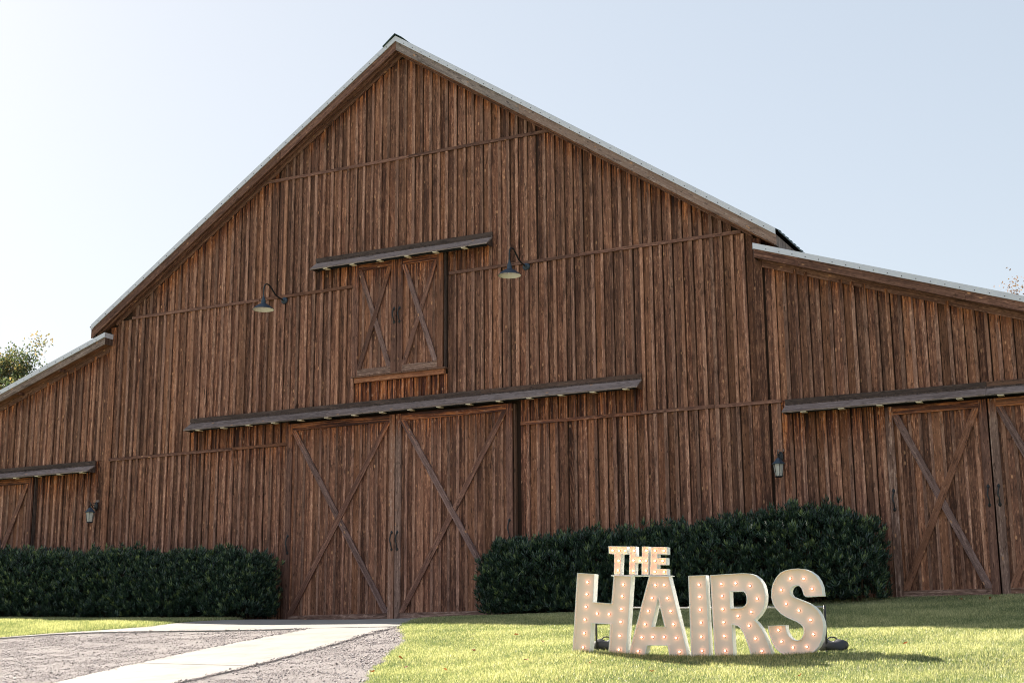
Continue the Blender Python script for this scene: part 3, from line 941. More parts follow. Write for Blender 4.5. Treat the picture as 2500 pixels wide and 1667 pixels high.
# ------------------------------------------------------------------ wall lanterns
def lantern(x, z, label, block):
    t = thing("wall_lantern", label, "lantern", (x, -.048, z), group="black wall lanterns on the barn")
    mb = MB()
    n = 18
    ring = [(.05 * math.cos(a), .095 * math.sin(a)) for a in [2 * math.pi * i / n for i in range(n)]]
    v = [(p[0], 0, p[1]) for p in ring] + [(p[0] * .9, -.02, p[1] * .93) for p in ring] + [(p[0] * .5, -.032, p[1] * .6) for p in ring]
    f = [(i, (i + 1) % n, n + (i + 1) % n, n + i) for i in range(n)] + [(n + i, n + (i + 1) % n, 2 * n + (i + 1) % n, 2 * n + i) for i in range(n)] + [tuple(range(2 * n, 3 * n))]
    mb.add(v, f); mb.build("back_plate", M_BLACK, t)
    mb = MB()
    mb.tube(spline([(0, -.02, -.03), (0, -.08, -.045), (0, -.13, .0), (0, -.17, .03), (0, -.18, .0), (0, -.18, -.05)], 5), .011, 8)
    mb.tube(spline([(0, -.02, .05), (0, -.06, .07), (0, -.10, .05), (0, -.09, .015), (0, -.065, .02)], 5), .007, 7)
    mb.tube([(0, -.18, .0), (0, -.18, .05), (0, -.18, .085)], [.008, .010, .002], 7)
    mb.lathe([(0, .03), (.014, .02), (.014, 0), (0, -.01)], 8, (0, -.18, 0))
    mb.build("scroll_arm", M_BLACK, t, smooth=True)
    cx, cy = 0, -.18
    def hexr(r, zz, off=0.0):
        return [(cx + r * math.cos(math.pi / 3 * k + off), cy + r * math.sin(math.pi / 3 * k + off), zz) for k in range(6)]
    top, mid, rim, bot = hexr(.028, -.045), hexr(.075, -.10), hexr(.118, -.145), hexr(.062, -.36)
    rim2 = hexr(.118, -.153)
    v = top + mid + rim + rim2 + hexr(.09, -.153)
    f = []
    for a in range(4):
        f += [(a * 6 + k, a * 6 + (k + 1) % 6, a * 6 + 6 + (k + 1) % 6, a * 6 + 6 + k) for k in range(6)]
    f += [tuple(range(6)), tuple(range(24, 30))]
    mk("cap", v, f, M_LAMPBLUE, t)
    up, lo = hexr(.094, -.154), hexr(.062, -.36)
    mb = MB()
    for k in range(6):
        mb.tube([up[k], lo[k]], .0055, 5)
    mb.add(hexr(.068, -.358) + hexr(.072, -.372) + hexr(.04, -.385), [(k, (k + 1) % 6, 6 + (k + 1) % 6, 6 + k) for k in range(6)] + [(6 + k, 6 + (k + 1) % 6, 12 + (k + 1) % 6, 12 + k) for k in range(6)] + [tuple(range(12, 18)), tuple(range(6))])
    mb.build("cage", M_BLACK, t)
    for k in range(6):
        k2 = (k + 1) % 6
        s = .975
        q = [up[k], up[k2], lo[k2], lo[k]]
        q = [(cx + (p[0] - cx) * s, cy + (p[1] - cy) * s, p[2]) for p in q]
        mk("pane", q, [(0, 1, 2, 3)], M_GLASS, t)
    mb = MB(); mb.tube([(cx, cy, -.355), (cx, cy, -.27)], .012, 8); mb.lathe([(.012, -.27), (.022, -.25), (.026, -.22), (.016, -.18), (.0, -.16)], 10, (cx, cy, 0))
    mb.build("bulb", M_LINING, t, smooth=True)
    if block:
        mk("mounting_block", boxv(-.058, .062, .002, .024, .09, .135), BOXF, M_GREYWOOD, t)
    return t
lantern(-7.77, 2.56, "small black glass wall lantern above the left hedge, under the left lean-to", True)
lantern(7.80, 2.58, "small black glass wall lantern above the right hedge, with a pale mounting block", True)

# ------------------------------------------------------------------ marquee letters
YL = -8.35
def inset(poly, d):
    n = len(poly)
    area = sum(poly[i][0] * poly[(i + 1) % n][1] - poly[(i + 1) % n][0] * poly[i][1] for i in range(n))
    s = 1 if area > 0 else -1
    out = []
    for i in range(n):
        p0 = Vector(poly[i - 1]); p1 = Vector(poly[i]); p2 = Vector(poly[(i + 1) % n])
        e1 = (p1 - p0).normalized(); e2 = (p2 - p1).normalized()
        n1 = Vector((-e1.y, e1.x)) * s; n2 = Vector((-e2.y, e2.x)) * s
        b = n1 + n2
        if b.length < 1e-6: b = n1
        b.normalize()
        k = d / max(.35, b.dot(n1))
        q = p1 + b * k
        out.append((q.x, q.y))
    return out
def fill(loops):
    pts = [p for l in loops for p in l]
    tris = tessellate_polygon([[Vector((x, z, 0)) for x, z in l] for l in loops])
    return pts, [tuple(t) for t in tris]
bulb_me = None
def make_bulb_mesh():
    mb = MB()
    mb.lathe([(0, -.030), (.0065, -.028), (.0105, -.022), (.0118, -.015), (.010, -.007), (.008, -.003)], 12, axis='y')
    me = bpy.data.meshes.new("bulb"); me.from_pydata(mb.v, [], mb.f); me.materials.append(M_BULB)
    for p in me.polygons: p.use_smooth = True
    mb = MB()
    mb.lathe([(.0085, -.005), (.013, -.004), (.0155, 0.0), (.0, .001)], 12, axis='y')
    m2 = bpy.data.meshes.new("socket"); m2.from_pydata(mb.v, [], mb.f); m2.materials.append(M_SOCKET)
    return me, m2
BULB_ME, SOCK_ME = make_bulb_mesh()
BULB_SM = BULB_ME.copy(); BULB_SM.materials[0] = M_BULB_S
def letter(ch, label, y, depth, outline, hole, bulbs, ground=False, rec=.036):
    xs = [p[0] for p in outline]; zs = [p[1] for p in outline]
    bx, bz = sum(xs) / len(xs), min(zs)
    t = thing("marquee_letter", label, "letter", (bx, y, bz), group="lit marquee letters")
    ol = [(p[0] - bx, p[1] - bz) for p in outline]
    loops = [ol] + ([[(p[0] - bx, p[1] - bz) for p in hole]] if hole else [])
    lip = .0065
    ins = [inset(loops[0], lip)] + ([inset(loops[1], -lip)] if hole else [])
    mb = MB()
    for l, q in zip(loops, ins):
        n = len(l)
        for (A, ya, B, yb) in ((l, 0, l, depth), (l, 0, q, 0), (q, 0, q, rec)):
            v = [(p[0], ya, p[1]) for p in A] + [(p[0], yb, p[1]) for p in B]
            mb.add(v, [(i, (i + 1) % n, n + (i + 1) % n, n + i) for i in range(n)])
    pts, tr = fill(loops)
    mb.add([(p[0], depth, p[1]) for p in pts], tr)
    mb.build("letter_frame", M_WHITE, t)
    pts, tr = fill(ins)
    v = [(p[0], rec, p[1]) for p in pts] + [(p[0], rec + .006, p[1]) for p in pts]
    n = len(pts)
    mk("letter_face", v, tr + [tuple(i + n for i in q[::-1]) for q in tr], M_FACE, t)
    for i, (x, z) in enumerate(bulbs):
        o = bpy.data.objects.new("bulb", BULB_SM if rec < .03 else BULB_ME); o.location = (x - bx, rec - .0035, z - bz); link(o, t)
        s = bpy.data.objects.new("socket", SOCK_ME); link(s, o)
    return t
LET = [
 ('H', "tall white marquee letter H, lit by bulbs, standing on the lawn", YL,
  [(7.577,0.151),(7.809,0.129),(7.781,-0.205),(8.021,-0.227),(8.059,0.105),(8.289,0.088),(8.191,-0.890),(7.963,-0.890),(7.998,-0.471),(7.756,-0.456),(7.723,-0.870),(7.491,-0.870)], None,
  [(7.705,0.035),(7.692,-0.109),(7.677,-0.259),(7.661,-0.409),(7.650,-0.573),(7.631,-0.739),(7.823,-0.341),(7.979,-0.354),(8.174,-0.006),(8.158,-0.145),(8.143,-0.295),(8.128,-0.446),(8.111,-0.609),(8.097,-0.769)]),
 ('A', "tall white marquee letter A, lit by bulbs, standing on the lawn", YL,
  [(8.512,0.076),(8.765,0.071),(8.980,-0.890),(8.750,-0.890),(8.721,-0.731),(8.467,-0.726),(8.422,-0.890),(8.206,-0.890)], [(8.620,-0.181),(8.531,-0.511),(8.691,-0.514)],
  [(8.585,-0.027),(8.699,-0.027),(8.536,-0.178),(8.732,-0.185),(8.484,-0.329),(8.768,-0.335),(8.438,-0.481),(8.798,-0.487),(8.393,-0.631),(8.532,-0.629),(8.676,-0.631),(8.826,-0.644),(8.343,-0.792),(8.863,-0.803)]),
 ('I', "tall white marquee letter I, a single bar with six bulbs", YL,
  [(9.006,0.068),(9.225,0.069),(9.240,-0.895),(9.010,-0.895)], None,
  [(9.129,-0.037),(9.133,-0.177),(9.133,-0.325),(9.139,-0.473),(9.137,-0.634),(9.142,-0.795)]),
 ('R', "tall white marquee letter R, lit by bulbs, standing on the lawn", YL,
  [(9.276,0.066),(9.494,0.073),(9.686,0.076),(9.757,0.068),(9.819,0.047),(9.872,0.004),(9.909,-0.055),(9.927,-0.123),(9.932,-0.191),(9.924,-0.265),(9.900,-0.336),(9.854,-0.402),(9.791,-0.460),(9.826,-0.494),(9.870,-0.554),(9.906,-0.629),(9.950,-0.747),(10.002,-0.895),(9.742,-0.895),(9.698,-0.730),(9.652,-0.606),(9.615,-0.546),(9.585,-0.522),(9.549,-0.513),(9.520,-0.503),(9.527,-0.895),(9.300,-0.895)],
  [(9.511,-0.130),(9.510,-0.319),(9.589,-0.319),(9.641,-0.315),(9.677,-0.298),(9.701,-0.267),(9.708,-0.222),(9.704,-0.185),(9.693,-0.154),(9.665,-0.129)],
  [(9.405,-0.038),(9.577,-0.036),(9.747,-0.069),(9.407,-0.177),(9.826,-0.216),(9.409,-0.327),(9.752,-0.365),(9.415,-0.475),(9.588,-0.409),(9.716,-0.520),(9.418,-0.633),(9.787,-0.666),(9.419,-0.796),(9.855,-0.807)]),
 ('S', "curved white marquee letter S, lit by bulbs, last of the word", YL,
  [(10.399,-0.213),(10.378,-0.192),(10.368,-0.151),(10.355,-0.114),(10.333,-0.091),(10.303,-0.081),(10.268,-0.086),(10.240,-0.106),(10.223,-0.139),(10.225,-0.177),(10.247,-0.207),(10.303,-0.232),(10.378,-0.262),(10.437,-0.289),(10.489,-0.323),(10.532,-0.368),(10.566,-0.428),(10.584,-0.486),(10.590,-0.545),(10.582,-0.617),(10.559,-0.697),(10.518,-0.769),(10.462,-0.823),(10.385,-0.862),(10.308,-0.880),(10.217,-0.880),(10.134,-0.860),(10.067,-0.822),(10.015,-0.770),(9.980,-0.704),(9.956,-0.622),(9.945,-0.526),(10.154,-0.522),(10.158,-0.567),(10.169,-0.611),(10.190,-0.648),(10.227,-0.681),(10.268,-0.695),(10.310,-0.686),(10.338,-0.657),(10.355,-0.621),(10.358,-0.577),(10.348,-0.544),(10.323,-0.517),(10.282,-0.489),(10.177,-0.442),(10.103,-0.396),(10.051,-0.343),(10.015,-0.282),(9.999,-0.208),(10.005,-0.126),(10.026,-0.052),(10.068,0.015),(10.117,0.065),(10.180,0.093),(10.251,0.104),(10.328,0.107),(10.404,0.096),(10.471,0.068),(10.530,0.022),(10.568,-0.039),(10.591,-0.106),(10.599,-0.209)], None,
  [(10.227,-0.002),(10.382,-0.009),(10.475,-0.124),(10.115,-0.129),(10.166,-0.282),(10.309,-0.362),(10.438,-0.470),(10.463,-0.628),(10.379,-0.764),(10.220,-0.770),(10.091,-0.704),(10.061,-0.577)]),
 ('T', "small lit marquee letter T standing on top of the big letters", YL + .02,
  [(7.989,0.459),(8.232,0.445),(8.229,0.353),(8.156,0.354),(8.139,0.114),(8.054,0.120),(8.064,0.358),(7.993,0.369)], None,
  [(8.044,0.404),(8.127,0.399),(8.208,0.393),(8.119,0.279),(8.108,0.164)]),
 ('h', "small lit marquee letter H between the small T and E", YL + .02,
  [(8.267,0.445),(8.347,0.439),(8.344,0.323),(8.422,0.318),(8.425,0.436),(8.510,0.432),(8.498,0.099),(8.411,0.103),(8.415,0.240),(8.334,0.243),(8.324,0.107),(8.249,0.110)], None,
  [(8.321,0.390),(8.482,0.385),(8.312,0.274),(8.394,0.269),(8.475,0.266),(8.306,0.152),(8.469,0.149)]),
 ('E', "small lit marquee letter E standing above the big A", YL + .02,
  [(8.541,0.427),(8.746,0.416),(8.744,0.330),(8.623,0.335),(8.621,0.294),(8.734,0.289),(8.732,0.209),(8.617,0.213),(8.615,0.164),(8.738,0.158),(8.738,0.086),(8.520,0.097)], None,
  [(8.592,0.380),(8.702,0.373),(8.584,0.258),(8.684,0.255),(8.580,0.130),(8.698,0.125)]),
]
for ch, lab, y, ol, ho, bl in LET:
    small = ch in 'ThE'
    letter(ch, lab, y, .105 if small else .12, ol, ho, bl, rec=.020 if small else .036)
# thin white board carrying the small letters
v, f = tri_strip([(8.02, .112), (8.79, .080), (8.79, .070), (8.02, .098)], YL + .012, YL + .125)
o = mk("shelf_board", v, f, M_WHITE)
o["label"] = "thin white board bridging the tops of the big H and A"; o["category"] = "board"

# stand behind the letters
st = thing("pipe_stand", "thin steel pipe frame bracing the big letters from behind", "stand", (9.1, YL + .19, float(gz(9.1, YL + .19))))
sx, sy, sz = st.location
def wpts(pts):
    return [(p[0] - sx, p[1] - sy, p[2] - sz) for p in pts]
yb = YL + .19
mb = MB(); mb.tube(wpts([(7.62, yb, -.262), (9.1, yb, -.30), (10.56, yb, -.325)]), .012, 8); mb.build("crossbar", M_PIPE, st, smooth=True)
for x in (7.735, 10.56):
    zb_ = float(gz(x, yb)) - .02
    mb = MB(); mb.tube(wpts([(x, yb, -.24 if x < 9 else -.305), (x, yb, zb_)]), .014, 8); mb.build("upright", M_BLACK, st, smooth=True)
    mb = MB(); mb.tube(wpts([(x, yb - .02, zb_ + .035), (x, yb + .55, float(gz(x, yb + .55)) + .012)]), .014, 8); mb.build("foot", M_BLACK, st, smooth=True)
for x in (8.235, 8.95, 9.245, 9.93, 10.45):
    mb = MB(); mb.tube(wpts([(x, yb, -.262 - (x - 7.62) * .0215), (x, YL + .121, -.262 - (x - 7.62) * .0215)]), .007, 6); mb.build("clamp", M_CORD, st, smooth=True)

def sandbag(x, y, rz, label):
    z = float(gz(x, y))
    t = thing("sandbag", label, "sandbag", (x, y, z), rz, group="sandbags on the stand feet")
    nu, nv = 22, 12
    v = []; f = []
    r_ = random.Random(int(x * 100))
    for j in range(nv + 1):
        b = -math.pi / 2 + math.pi * j / nv
        for i in range(nu):
            a = 2 * math.pi * i / nu
            pw = lambda c, e: math.copysign(abs(c) ** e, c)
            q = .012 * math.sin(3 * a + 2 * b) + r_.uniform(-.003, .003)
            X = (.17 + q) * pw(math.cos(b), .7) * pw(math.cos(a), .65)
            Y = (.11 + q) * pw(math.cos(b), .7) * pw(math.sin(a), .65)
            Z = .068 + (.07 + q * .6) * pw(math.sin(b), .8)
            Z *= 1 - .22 * math.exp(-(X / .035) ** 2)
            v.append((X, Y, Z))
    for j in range(nv):
        for i in range(nu):
            i2 = (i + 1) % nu
            f.append((j * nu + i, j * nu + i2, (j + 1) * nu + i2, (j + 1) * nu + i))
    mk("bag", v, f, M_BAG, t, smooth=True)
    mb = MB(); mb.tube(spline([(-.06, 0, .125), (-.03, 0, .16), (.03, 0, .16), (.06, 0, .125)], 4), .008, 6); mb.build("strap", M_BAG, t, smooth=True)
sandbag(7.80, YL + .34, .3, "black sandbag seen between the two strokes of the big H")
sandbag(10.60, YL + .30, .1, "black sandbag in the grass beside the big S")
mb = MB(); mb.tube(spline([(8.238, YL + .10, .35), (8.243, YL + .12, .28), (8.233, YL + .14, .2), (8.25, YL + .16, .1), (8.22, YL + .18, -.25)], 5), .004, 5)
o = mb.build("power_cord", M_CORD, smooth=True); o["label"] = "thin white cord hanging between the small T and H"; o["category"] = "cord"

# ------------------------------------------------------------------ foliage meshes
def leaf_mesh(name, P, D, S, Lh, Wd, tint, mat, parent=None, kind=None, fold=.25, shift=(0, 0, 0)):
    """P base points, D direction, S side vectors; each leaf two triangles folded along the midrib"""
    n = len(P)
    N = np.cross(D, S)
    mid = P + D * (Lh * .45)[:, None]
    a = mid + S * (Wd / 2)[:, None] + N * (Wd * fold)[:, None]
    b = mid - S * (Wd / 2)[:, None] + N * (Wd * fold)[:, None]
    tip = P + D * Lh[:, None] - N * (Lh * .06)[:, None]
    V = np.stack([P, a, tip, b], 1).reshape(-1, 3)
    base = np.arange(n)[:, None] * 4
    Fc = np.concatenate([base + np.array([0, 1, 2]), base + np.array([0, 2, 3])], 1).reshape(-1, 3)
    return tri_mesh(name, V, Fc, np.repeat(tint, 4), mat, parent, kind, shift)

def tri_mesh(name, V, Fc, tint, mat, parent=None, kind=None, shift=(0, 0, 0)):
    V = V - np.array(shift)
    me = bpy.data.meshes.new(name)
    me.vertices.add(len(V)); me.vertices.foreach_set("co", V.astype(np.float32).ravel())
    me.loops.add(len(Fc) * 3); me.loops.foreach_set("vertex_index", Fc.astype(np.int32).ravel())
    me.polygons.add(len(Fc)); me.polygons.foreach_set("loop_start", (np.arange(len(Fc)) * 3).astype(np.int32))
    me.update(calc_edges=True)
    at = me.attributes.new("tint", 'FLOAT', 'POINT')
    at.data.foreach_set("value", tint.astype(np.float32))
    me.materials.append(mat)
    o = bpy.data.objects.new(name, me)
    if kind: o["kind"] = kind
    return link(o, parent)

def unit(a):
    return a / (np.linalg.norm(a, axis=-1, keepdims=True) + 1e-9)
def perp(D):
    r = rng.normal(size=D.shape)
    return unit(np.cross(D, r))

def hedge(label, shrubs, loc):
    t = thing("hedge", label, "hedge", loc)
    P0 = []; N0 = []; T0 = []
    for (cx, cy, rx, ry, h, dens) in shrubs:
        gzc = float(gz(cx, cy))
        n = int(dens * 1250)
        d = unit(rng.normal(size=(n, 3))); d[:, 2] = np.where(d[:, 2] < -.72, -d[:, 2], d[:, 2])
        q4 = d / (np.abs(d) ** 4.5).sum(1, keepdims=True) ** (1 / 4.5)
        nx, ny, nz_ = q4.T
        lump = 1 + .06 * np.sin(5 * nx + cx * 5) * np.cos(4 * nz_ + cx) + .05 * np.sin(9 * nx + 3 * cx) * np.sin(7 * nz_ + 5 * ny)
        depth = 1 - np.abs(rng.normal(0, .11, n)) - (rng.random(n) < .25) * rng.uniform(.1, .35, n); shoot = rng.random(n) < .05 + .07 * (nz_ > .8)
        depth = np.where(shoot, 1 + rng.uniform(0, .17, n), depth)
        X = cx + rx * nx * lump * depth; Y = cy + ry * ny * lump * depth
        Z = gzc + h * .44 + h * .56 * nz_ * lump * depth
        nn = unit(np.stack([nx ** 3 / rx, ny ** 3 / ry, nz_ ** 3 / (h * .5)], 1))
        keep = (Y > cy - ry * 1.3) & (Z > gzc + .02) & (Y < -.1)
        for (c2x, c2y, r2x, r2y, h2, _) in shrubs:
            if c2x == cx: continue
            q = (np.abs((X - c2x) / r2x) ** 3.2 + np.abs((Y - c2y) / r2y) ** 3.2 + np.abs((Z - float(gz(c2x, c2y)) - h2 / 2) / (h2 / 2)) ** 3.2)
            keep &= q > .30
        P0.append(np.stack([X, Y, Z], 1)[keep]); N0.append(nn[keep])
    P0 = np.concatenate(P0); N0 = np.concatenate(N0)
    n = len(P0)
    axis = unit(N0 * .5 + np.array([0, 0, 1.15]) + rng.normal(0, .24, (n, 3)))
    k = 9
    P = np.repeat(P0, k, 0); A = np.repeat(axis, k, 0)
    s1 = perp(axis); s2 = np.cross(axis, s1)
    s1 = np.repeat(s1, k, 0); s2 = np.repeat(s2, k, 0)
    ph = np.tile(np.arange(k) * 2.4, n) + np.repeat(rng.uniform(0, 6, n), k)
    lvl = np.tile(np.arange(k) / k, n)
    rad = s1 * np.cos(ph)[:, None] + s2 * np.sin(ph)[:, None]
    th = np.radians(56 - 44 * lvl + rng.normal(0, 8, n * k))
    D = unit(A * np.cos(th)[:, None] + rad * np.sin(th)[:, None])
    S = unit(np.cross(D, A) + 1e-4)
    P = P + A * (lvl * .07)[:, None]
    Lh = rng.uniform(.085, .145, n * k) * (1 - .25 * lvl)
    Wd = Lh * rng.uniform(.21, .28, n * k)
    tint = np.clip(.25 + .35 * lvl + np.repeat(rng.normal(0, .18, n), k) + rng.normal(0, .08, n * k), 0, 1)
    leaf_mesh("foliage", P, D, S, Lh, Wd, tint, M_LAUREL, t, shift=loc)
    # woody stems
    mb = MB()
    for (cx, cy, rx, ry, h, _) in shrubs:
        z0 = float(gz(cx, cy)) - .03
        for q in range(6):
            a = q * 1.05 + cx
            x1, y1 = cx + rx * .6 * math.cos(a), cy + ry * .6 * math.sin(a)
            mb.tube([(cx + .06 * math.cos(a) - loc[0], cy + .06 * math.sin(a) - loc[1], z0 - loc[2]), ((cx + x1) / 2 - loc[0], (cy + y1) / 2 - loc[1], z0 + h * .4 - loc[2]), (x1 - loc[0], y1 - loc[1], z0 + h * .82 - loc[2])], [.018, .012, .006], 5)
    mb.build("stem", M_STEM, t)
    return t, P0
sh = []
x = -12.2
rs = random.Random(4)
while x < -2.9:
    hh = 1.42 if x < -8 else (1.36 if x < -5.5 else 1.30)
    sh.append((x, -.78, .62, .56, hh + rs.uniform(-.09, .05) - .08, 1.0))
    x += rs.uniform(.62, .78)
sh.append((-2.98, -.74, .42, .5, 1.16, .8))
hedge("dark green clipped laurel hedge along the barn to the left of the central doors", sh, (-7, -.8, -.05))
sh = []
x = 3.02
while x < 8.95:
    if x < 4.2: hh = 1.30
    elif x < 6.6: hh = 1.33
    elif x < 7.9: hh = 1.42
    else: hh = 1.58
    if x > 8.85: hh = 1.46
    sh.append((x, -.80, .62 if x > 3.1 else .55, .58, hh + rs.uniform(-.06, .05) - .07, 1.0))
    x += rs.uniform(.62, .76)
sh.append((2.82, -.85, .42, .5, 1.0, .8))
sh.append((9.18, -.85, .45, .55, 1.25, .8))
hr, PH = hedge("dark green laurel hedge rising to the right behind the lit letters", sh, (6.2, -.8, .0))
# a few pale flower spikes at the tall end
cand = PH[(PH[:, 0] > 7.6) & (PH[:, 0] < 9.3) & (PH[:, 1] < -1.15) & (PH[:, 2] > .55) & (PH[:, 2] < 1.3)]
for i in rng.choice(len(cand), 12, replace=False):
    p = cand[i]; mb = MB()
    for q in range(9):
        c = (p[0] - 6.2 + rng.normal(0, .008), p[1] + .8 - .045 + rng.normal(0, .008), p[2] + .04 + q * .008)
        r = .008
        mb.add([(c[0] - r, c[1], c[2]), (c[0] + r, c[1], c[2]), (c[0], c[1] - r, c[2]), (c[0], c[1], c[2] + r * 1.2), (c[0], c[1], c[2] - r)], [(0, 2, 3), (2, 1, 3), (0, 4, 2), (2, 4, 1), (0, 3, 1), (0, 1, 4)])
    mb.build("flower", M_FLOWER, hr)

# ------------------------------------------------------------------ trees behind the barn
def tree(name, label, x, y, h, spread, leafmat, nleaf, seed, ground_z, lsize, crown_lo=.35, sparse=.12):
    r = random.Random(seed)
    t = thing(name, label, "tree", (x, y, ground_z))
    mb = MB()
    tips = []
    def grow(p, d, L, rad, lev):
        n = 4
        pts = [p]; dd = d.copy()
        for i in range(n):
            dd = (dd + Vector((r.uniform(-.2, .2), r.uniform(-.2, .2), r.uniform(-.05, .15)))).normalized()
            pts.append(pts[-1] + dd * L / n)
        mb.tube(pts, [rad * (1 - .5 * i / n) for i in range(n + 1)], 6 if lev < 2 else 4)
        if lev >= 2:
            for q in pts[1:]: tips.append(q)
        if lev < 4:
            for k in range(4 if lev == 0 else 3):
                b = pts[r.randint(2, n)] if lev else pts[r.randint(2, n)]
                a = r.uniform(0, 6.28)
                side = Vector((math.cos(a), math.sin(a), r.uniform(.25, .9)))
                grow(b, (dd * .45 + side * .8).normalized(), L * r.uniform(.52, .72), rad * .5, lev + 1)
    grow(Vector((0, 0, -.3)), Vector((0, 0, 1)), h * .52, h * .02, 0)
    zmax = max(q.z for q in tips); sp = max(math.hypot(q.x, q.y) for q in tips)
    fz = (h * .97) / zmax; fx = spread / sp
    mb.v = [(a * fx, b * fx, c * fz) for a, b, c in mb.v]
    tips = np.array([(q.x * fx, q.y * fx, q.z * fz) for q in tips])
    mb.build("trunk", M_BARK, t, smooth=True)
    ci = rng.integers(0, len(tips), nleaf)
    P = tips[ci] + rng.normal(0, sparse * h * .22, (nleaf, 3))
    D = unit(rng.normal(size=(nleaf, 3)) + np.array([0, 0, -.2])); S = perp(D)
    Lh = rng.uniform(.7, 1.3, nleaf) * lsize
    ctint = rng.uniform(0, 1, len(tips))
    tint = np.clip(ctint[ci] * .7 + rng.normal(.15, .2, nleaf), 0, 1)
    leaf_mesh("crown", P, D, S, Lh, Lh * .62, tint, leafmat, t)
    return t
GB = float(gz(-20, 20))
tree("autumn_tree", "leafy tree turning yellow behind the left lean-to roof", -30.7, 19.0, 13.2, 4.5, M_TREE_A, 34000, 3, GB, .12, sparse=.085)
tree("autumn_tree", "lower tree with thin yellow green leaves at the left picture edge behind the roof", -34.0, 24.5, 11.8, 5.0, M_TREE_A, 16000, 9, GB, .17)
tree("autumn_tree", "russet sparse tree top showing above the right lean-to roof", 9.3, 32.4, 14.5, 3.4, M_TREE_B, 8000, 12, GB, .10, sparse=.08)

# ------------------------------------------------------------------ grass, gravel stones, leaves
def in_poly(x, y, poly):
    inside = np.zeros(len(x), bool)
    j = len(poly) - 1
    for i in range(len(poly)):
        xi, yi = poly[i]; xj, yj = poly[j]
        c = ((yi > y) != (yj > y)) & (x < (xj - xi) * (y - yi) / (yj - yi + 1e-12) + xi)
        inside ^= c; j = i
    return inside
def in_view(x, y, pad=.03):
    dx, dy = x - 14.9157, y + 24.7536
    t = -.4366 * dx + .873 * dy
    u = (.8936 * dx + .4487 * dy) / t
    return np.abs(u) < (1250 / 3552.4 + pad)
def blades(name, n, x0, x1, y0, y1, poly, hmin, hmax, wid, extra=None):
    x = rng.uniform(x0, x1, n); y = rng.uniform(y0, y1, n)
    k = in_poly(x, y, poly) & in_view(x, y)
    x, y = x[k], y[k]
    if extra is not None:
        x = np.concatenate([x, extra[0]]); y = np.concatenate([y, extra[1]])
    x = x + rng.normal(0, .035, len(x)); y = y + rng.normal(0, .035, len(y))
    n = len(x)
    z = gz(x, y) - .004
    patch = .5 + .5 * np.sin(x * 2.1 + 1.3 * np.sin(y * 1.7)) * np.sin(y * 2.6 + 1.1 * np.sin(x * 1.3))
    fine = .5 + .5 * np.sin(x * 11 + 3 * np.sin(y * 7)) * np.sin(y * 13 + 2 * np.sin(x * 9))
    h = rng.uniform(hmin, hmax, n) * (.70 + .35 * patch + .35 * fine)
    if extra is not None:
        h[-len(extra[0]):] *= 1.5
    a = rng.uniform(0, 2 * np.pi, n); lean = np.abs(rng.normal(.35, .3, n))
    D = unit(np.stack([np.cos(a) * lean + .12, np.sin(a) * lean - .05, np.ones(n)], 1))
    b = rng.uniform(0, 2 * np.pi, n)
    S = np.stack([np.cos(b), np.sin(b), np.zeros(n)], 1)
    P = np.stack([x, y, z], 1)
    w = wid * rng.uniform(.7, 1.3, n)
    V = np.stack([P - S * w[:, None] / 2, P + S * w[:, None] / 2, P + D * h[:, None]], 1).reshape(-1, 3)
    Fc = np.arange(n * 3).reshape(-1, 3)
    tint = np.clip(.26 + .26 * patch + .16 * fine + rng.normal(0, .25, n) + (rng.random(n) < .14) * .45, 0, 1)
    o = tri_mesh(name, V, Fc, np.repeat(tint, 3), M_GRASS, None, "stuff")
    o["label"] = "short grass blades covering the lawn"
    return o
ex = rng.uniform(7.4, 10.75, 5200); ey = rng.normal(YL - .03, .045, 5200)
g1 = blades("grass", 1300000, 1.9, 13.8, -12.2, -.2, LAWN_R, .022, .048, .0052, (ex, ey))
g1["label"] = "sunlit lawn grass around the letters and up to the right hedge"
g2 = blades("grass", 420000, -12, -2.8, -7.2, -1.0, LAWN_L, .03, .065, .008)
g2["label"] = "strip of sunlit grass before the left hedge"

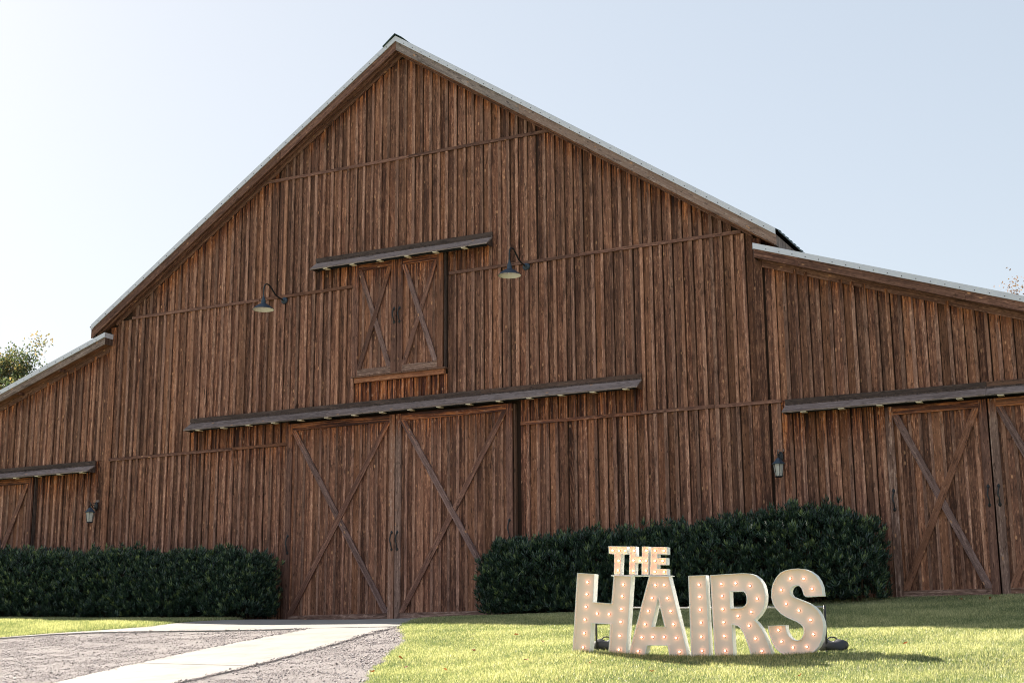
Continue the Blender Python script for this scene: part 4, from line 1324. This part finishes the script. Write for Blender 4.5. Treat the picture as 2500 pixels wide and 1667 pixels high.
def stones(n):
    x = rng.uniform(-5.5, 6.3, n); y = rng.uniform(-12.3, -4.3, n)
    pp = path_l + path_r[::-1]
    k = in_poly(x, y, GRAV) & in_view(x, y) & ~in_poly(x, y, pp) & ~in_poly(x, y, LAWN_R)
    cl = np.sin(x * 3.1 + 2 * np.sin(y * 1.9)) * np.sin(y * 4.3 + 1.5 * np.sin(x * 2.3)) + .6 * np.sin(x * 11 + y * 7) * np.sin(y * 13 - x * 5)
    k &= rng.random(n) < np.clip(.42 + .5 * cl, .10, 1)
    x, y = x[k], y[k]; lift = np.zeros(len(x))
    # chips kicked onto the edges of the walk
    for line in (path_l, path_r):
        for (xa, ya), (xb, yb_) in zip(line[:-1], line[1:]):
            m = 420; t = rng.random(m); o_ = rng.normal(0, .045, m) + .02 * np.sin((ya + (yb_ - ya) * t) * 9)
            x = np.concatenate([x, xa + (xb - xa) * t + o_]); y = np.concatenate([y, ya + (yb_ - ya) * t]); lift = np.concatenate([lift, np.full(m, .018)])
    m = 900; xx = rng.uniform(-3.8, .95, m); x = np.concatenate([x, xx]); y = np.concatenate([y, np.interp(xx, [-3.85, -3.05, -1.92, -.66, .96], [-5.30, -4.88, -4.60, -4.42, -4.34]) + rng.normal(0, .03, m)]); lift = np.concatenate([lift, np.full(m, .018)])
    n = len(x)
    s = np.clip(rng.lognormal(math.log(.0062), .5, n), .003, .026)
    base = np.array([(1, 0, 0), (-.5, .87, 0), (-.5, -.87, 0), (0, 0, 1), (.1, .1, -1)], float)
    Fb = np.array([(0, 1, 3), (1, 2, 3), (2, 0, 3), (1, 0, 4), (2, 1, 4), (0, 2, 4)])
    a = rng.uniform(0, 6.28, n)
    ca, sa = np.cos(a), np.sin(a)
    B = base[None] * (1 + rng.uniform(-.35, .35, (n, 5, 1)))
    X = B[..., 0] * ca[:, None] - B[..., 1] * sa[:, None]
    Y = B[..., 0] * sa[:, None] + B[..., 1] * ca[:, None]
    V = np.stack([X * s[:, None] + x[:, None], Y * s[:, None] * .8 + y[:, None], B[..., 2] * s[:, None] * .65 + (gz(x, y) - .014 + lift + s * .3)[:, None]], -1).reshape(-1, 3)
    Fc = (Fb[None] + (np.arange(n) * 5)[:, None, None]).reshape(-1, 3)
    tint = np.clip(rng.normal(.5, .25, n), 0, 1)
    o = tri_mesh("gravel_stones", V, Fc, np.repeat(tint, 5), M_CHIP, None, "stuff")
    o["label"] = "loose crushed stone chips covering the gravel on both sides of the walk"
stones(260000)

# fallen leaves on the lawn, a few on the gravel
LEAFLAB = ['dry brown leaf in the grass just right of where walk and gravel edge meet', 'dry leaf at the gravel side of the lawn, halfway down', 'brown leaf right at the edge of the gravel', 'dry leaf near the bottom edge of the lawn beside the gravel', 'lowest dry leaf by the gravel corner of the lawn', 'small brown leaf on the open grass low left of the big H', 'small brown leaf on the grass above and left of the big H', 'little brown leaf in the grass just before the foot of the big H', 'little brown leaf in the grass in front of the big A', 'tiny brown leaf in the grass before the I', 'brown leaf in the sunny grass to the right of the big S', 'dark leaf on the shaded lawn before the right lean-to door', 'second dark leaf on the shaded lawn, farther right before the door', "tiny brown leaf in the letters' shadow below the big S"]
LEAFPOS = [(5.62, -6.1, .06), (6.0, -8.1, .05), (5.35, -8.8, .055), (5.9, -9.6, .05), (5.75, -10.1, .05), (6.6, -9.9, .045), (6.55, -7.2, .045), (7.3, -9.2, .05), (8.15, -9.3, .045), (9.0, -9.6, .04), (11.35, -7.7, .05), (10.9, -1.35, .05), (11.35, -1.4, .05), (10.7, -9.8, .04)]
for i, (x, y, s) in enumerate(LEAFPOS):
    z = float(gz(x, y)) + .045
    a = rng.uniform(0, 6.28)
    v = []
    n = 10
    for k in range(n):
        t = 2 * math.pi * k / n
        rr = s * (.75 + .3 * math.cos(3 * t)) * .7
        v.append((rr * math.cos(t + a), rr * math.sin(t + a), .35 * rr * math.sin(2 * t) + .012))
    v.append((0, 0, 0.0))
    f = [(k, (k + 1) % n, n) for k in range(n)]
    o = mk("fallen_leaf", v, f, M_DRY, loc=(x, y, z), rot=(rng.uniform(-.5, .5), rng.uniform(-.5, .5), 0))
    at = o.data.attributes.new("tint", 'FLOAT', 'POINT')
    at.data.foreach_set("value", np.full(len(v), float(rng.uniform(0, .8)), np.float32))
    o["category"] = "leaf"; o["group"] = "dry leaves fallen on the grass"
    o["label"] = LEAFLAB[i]
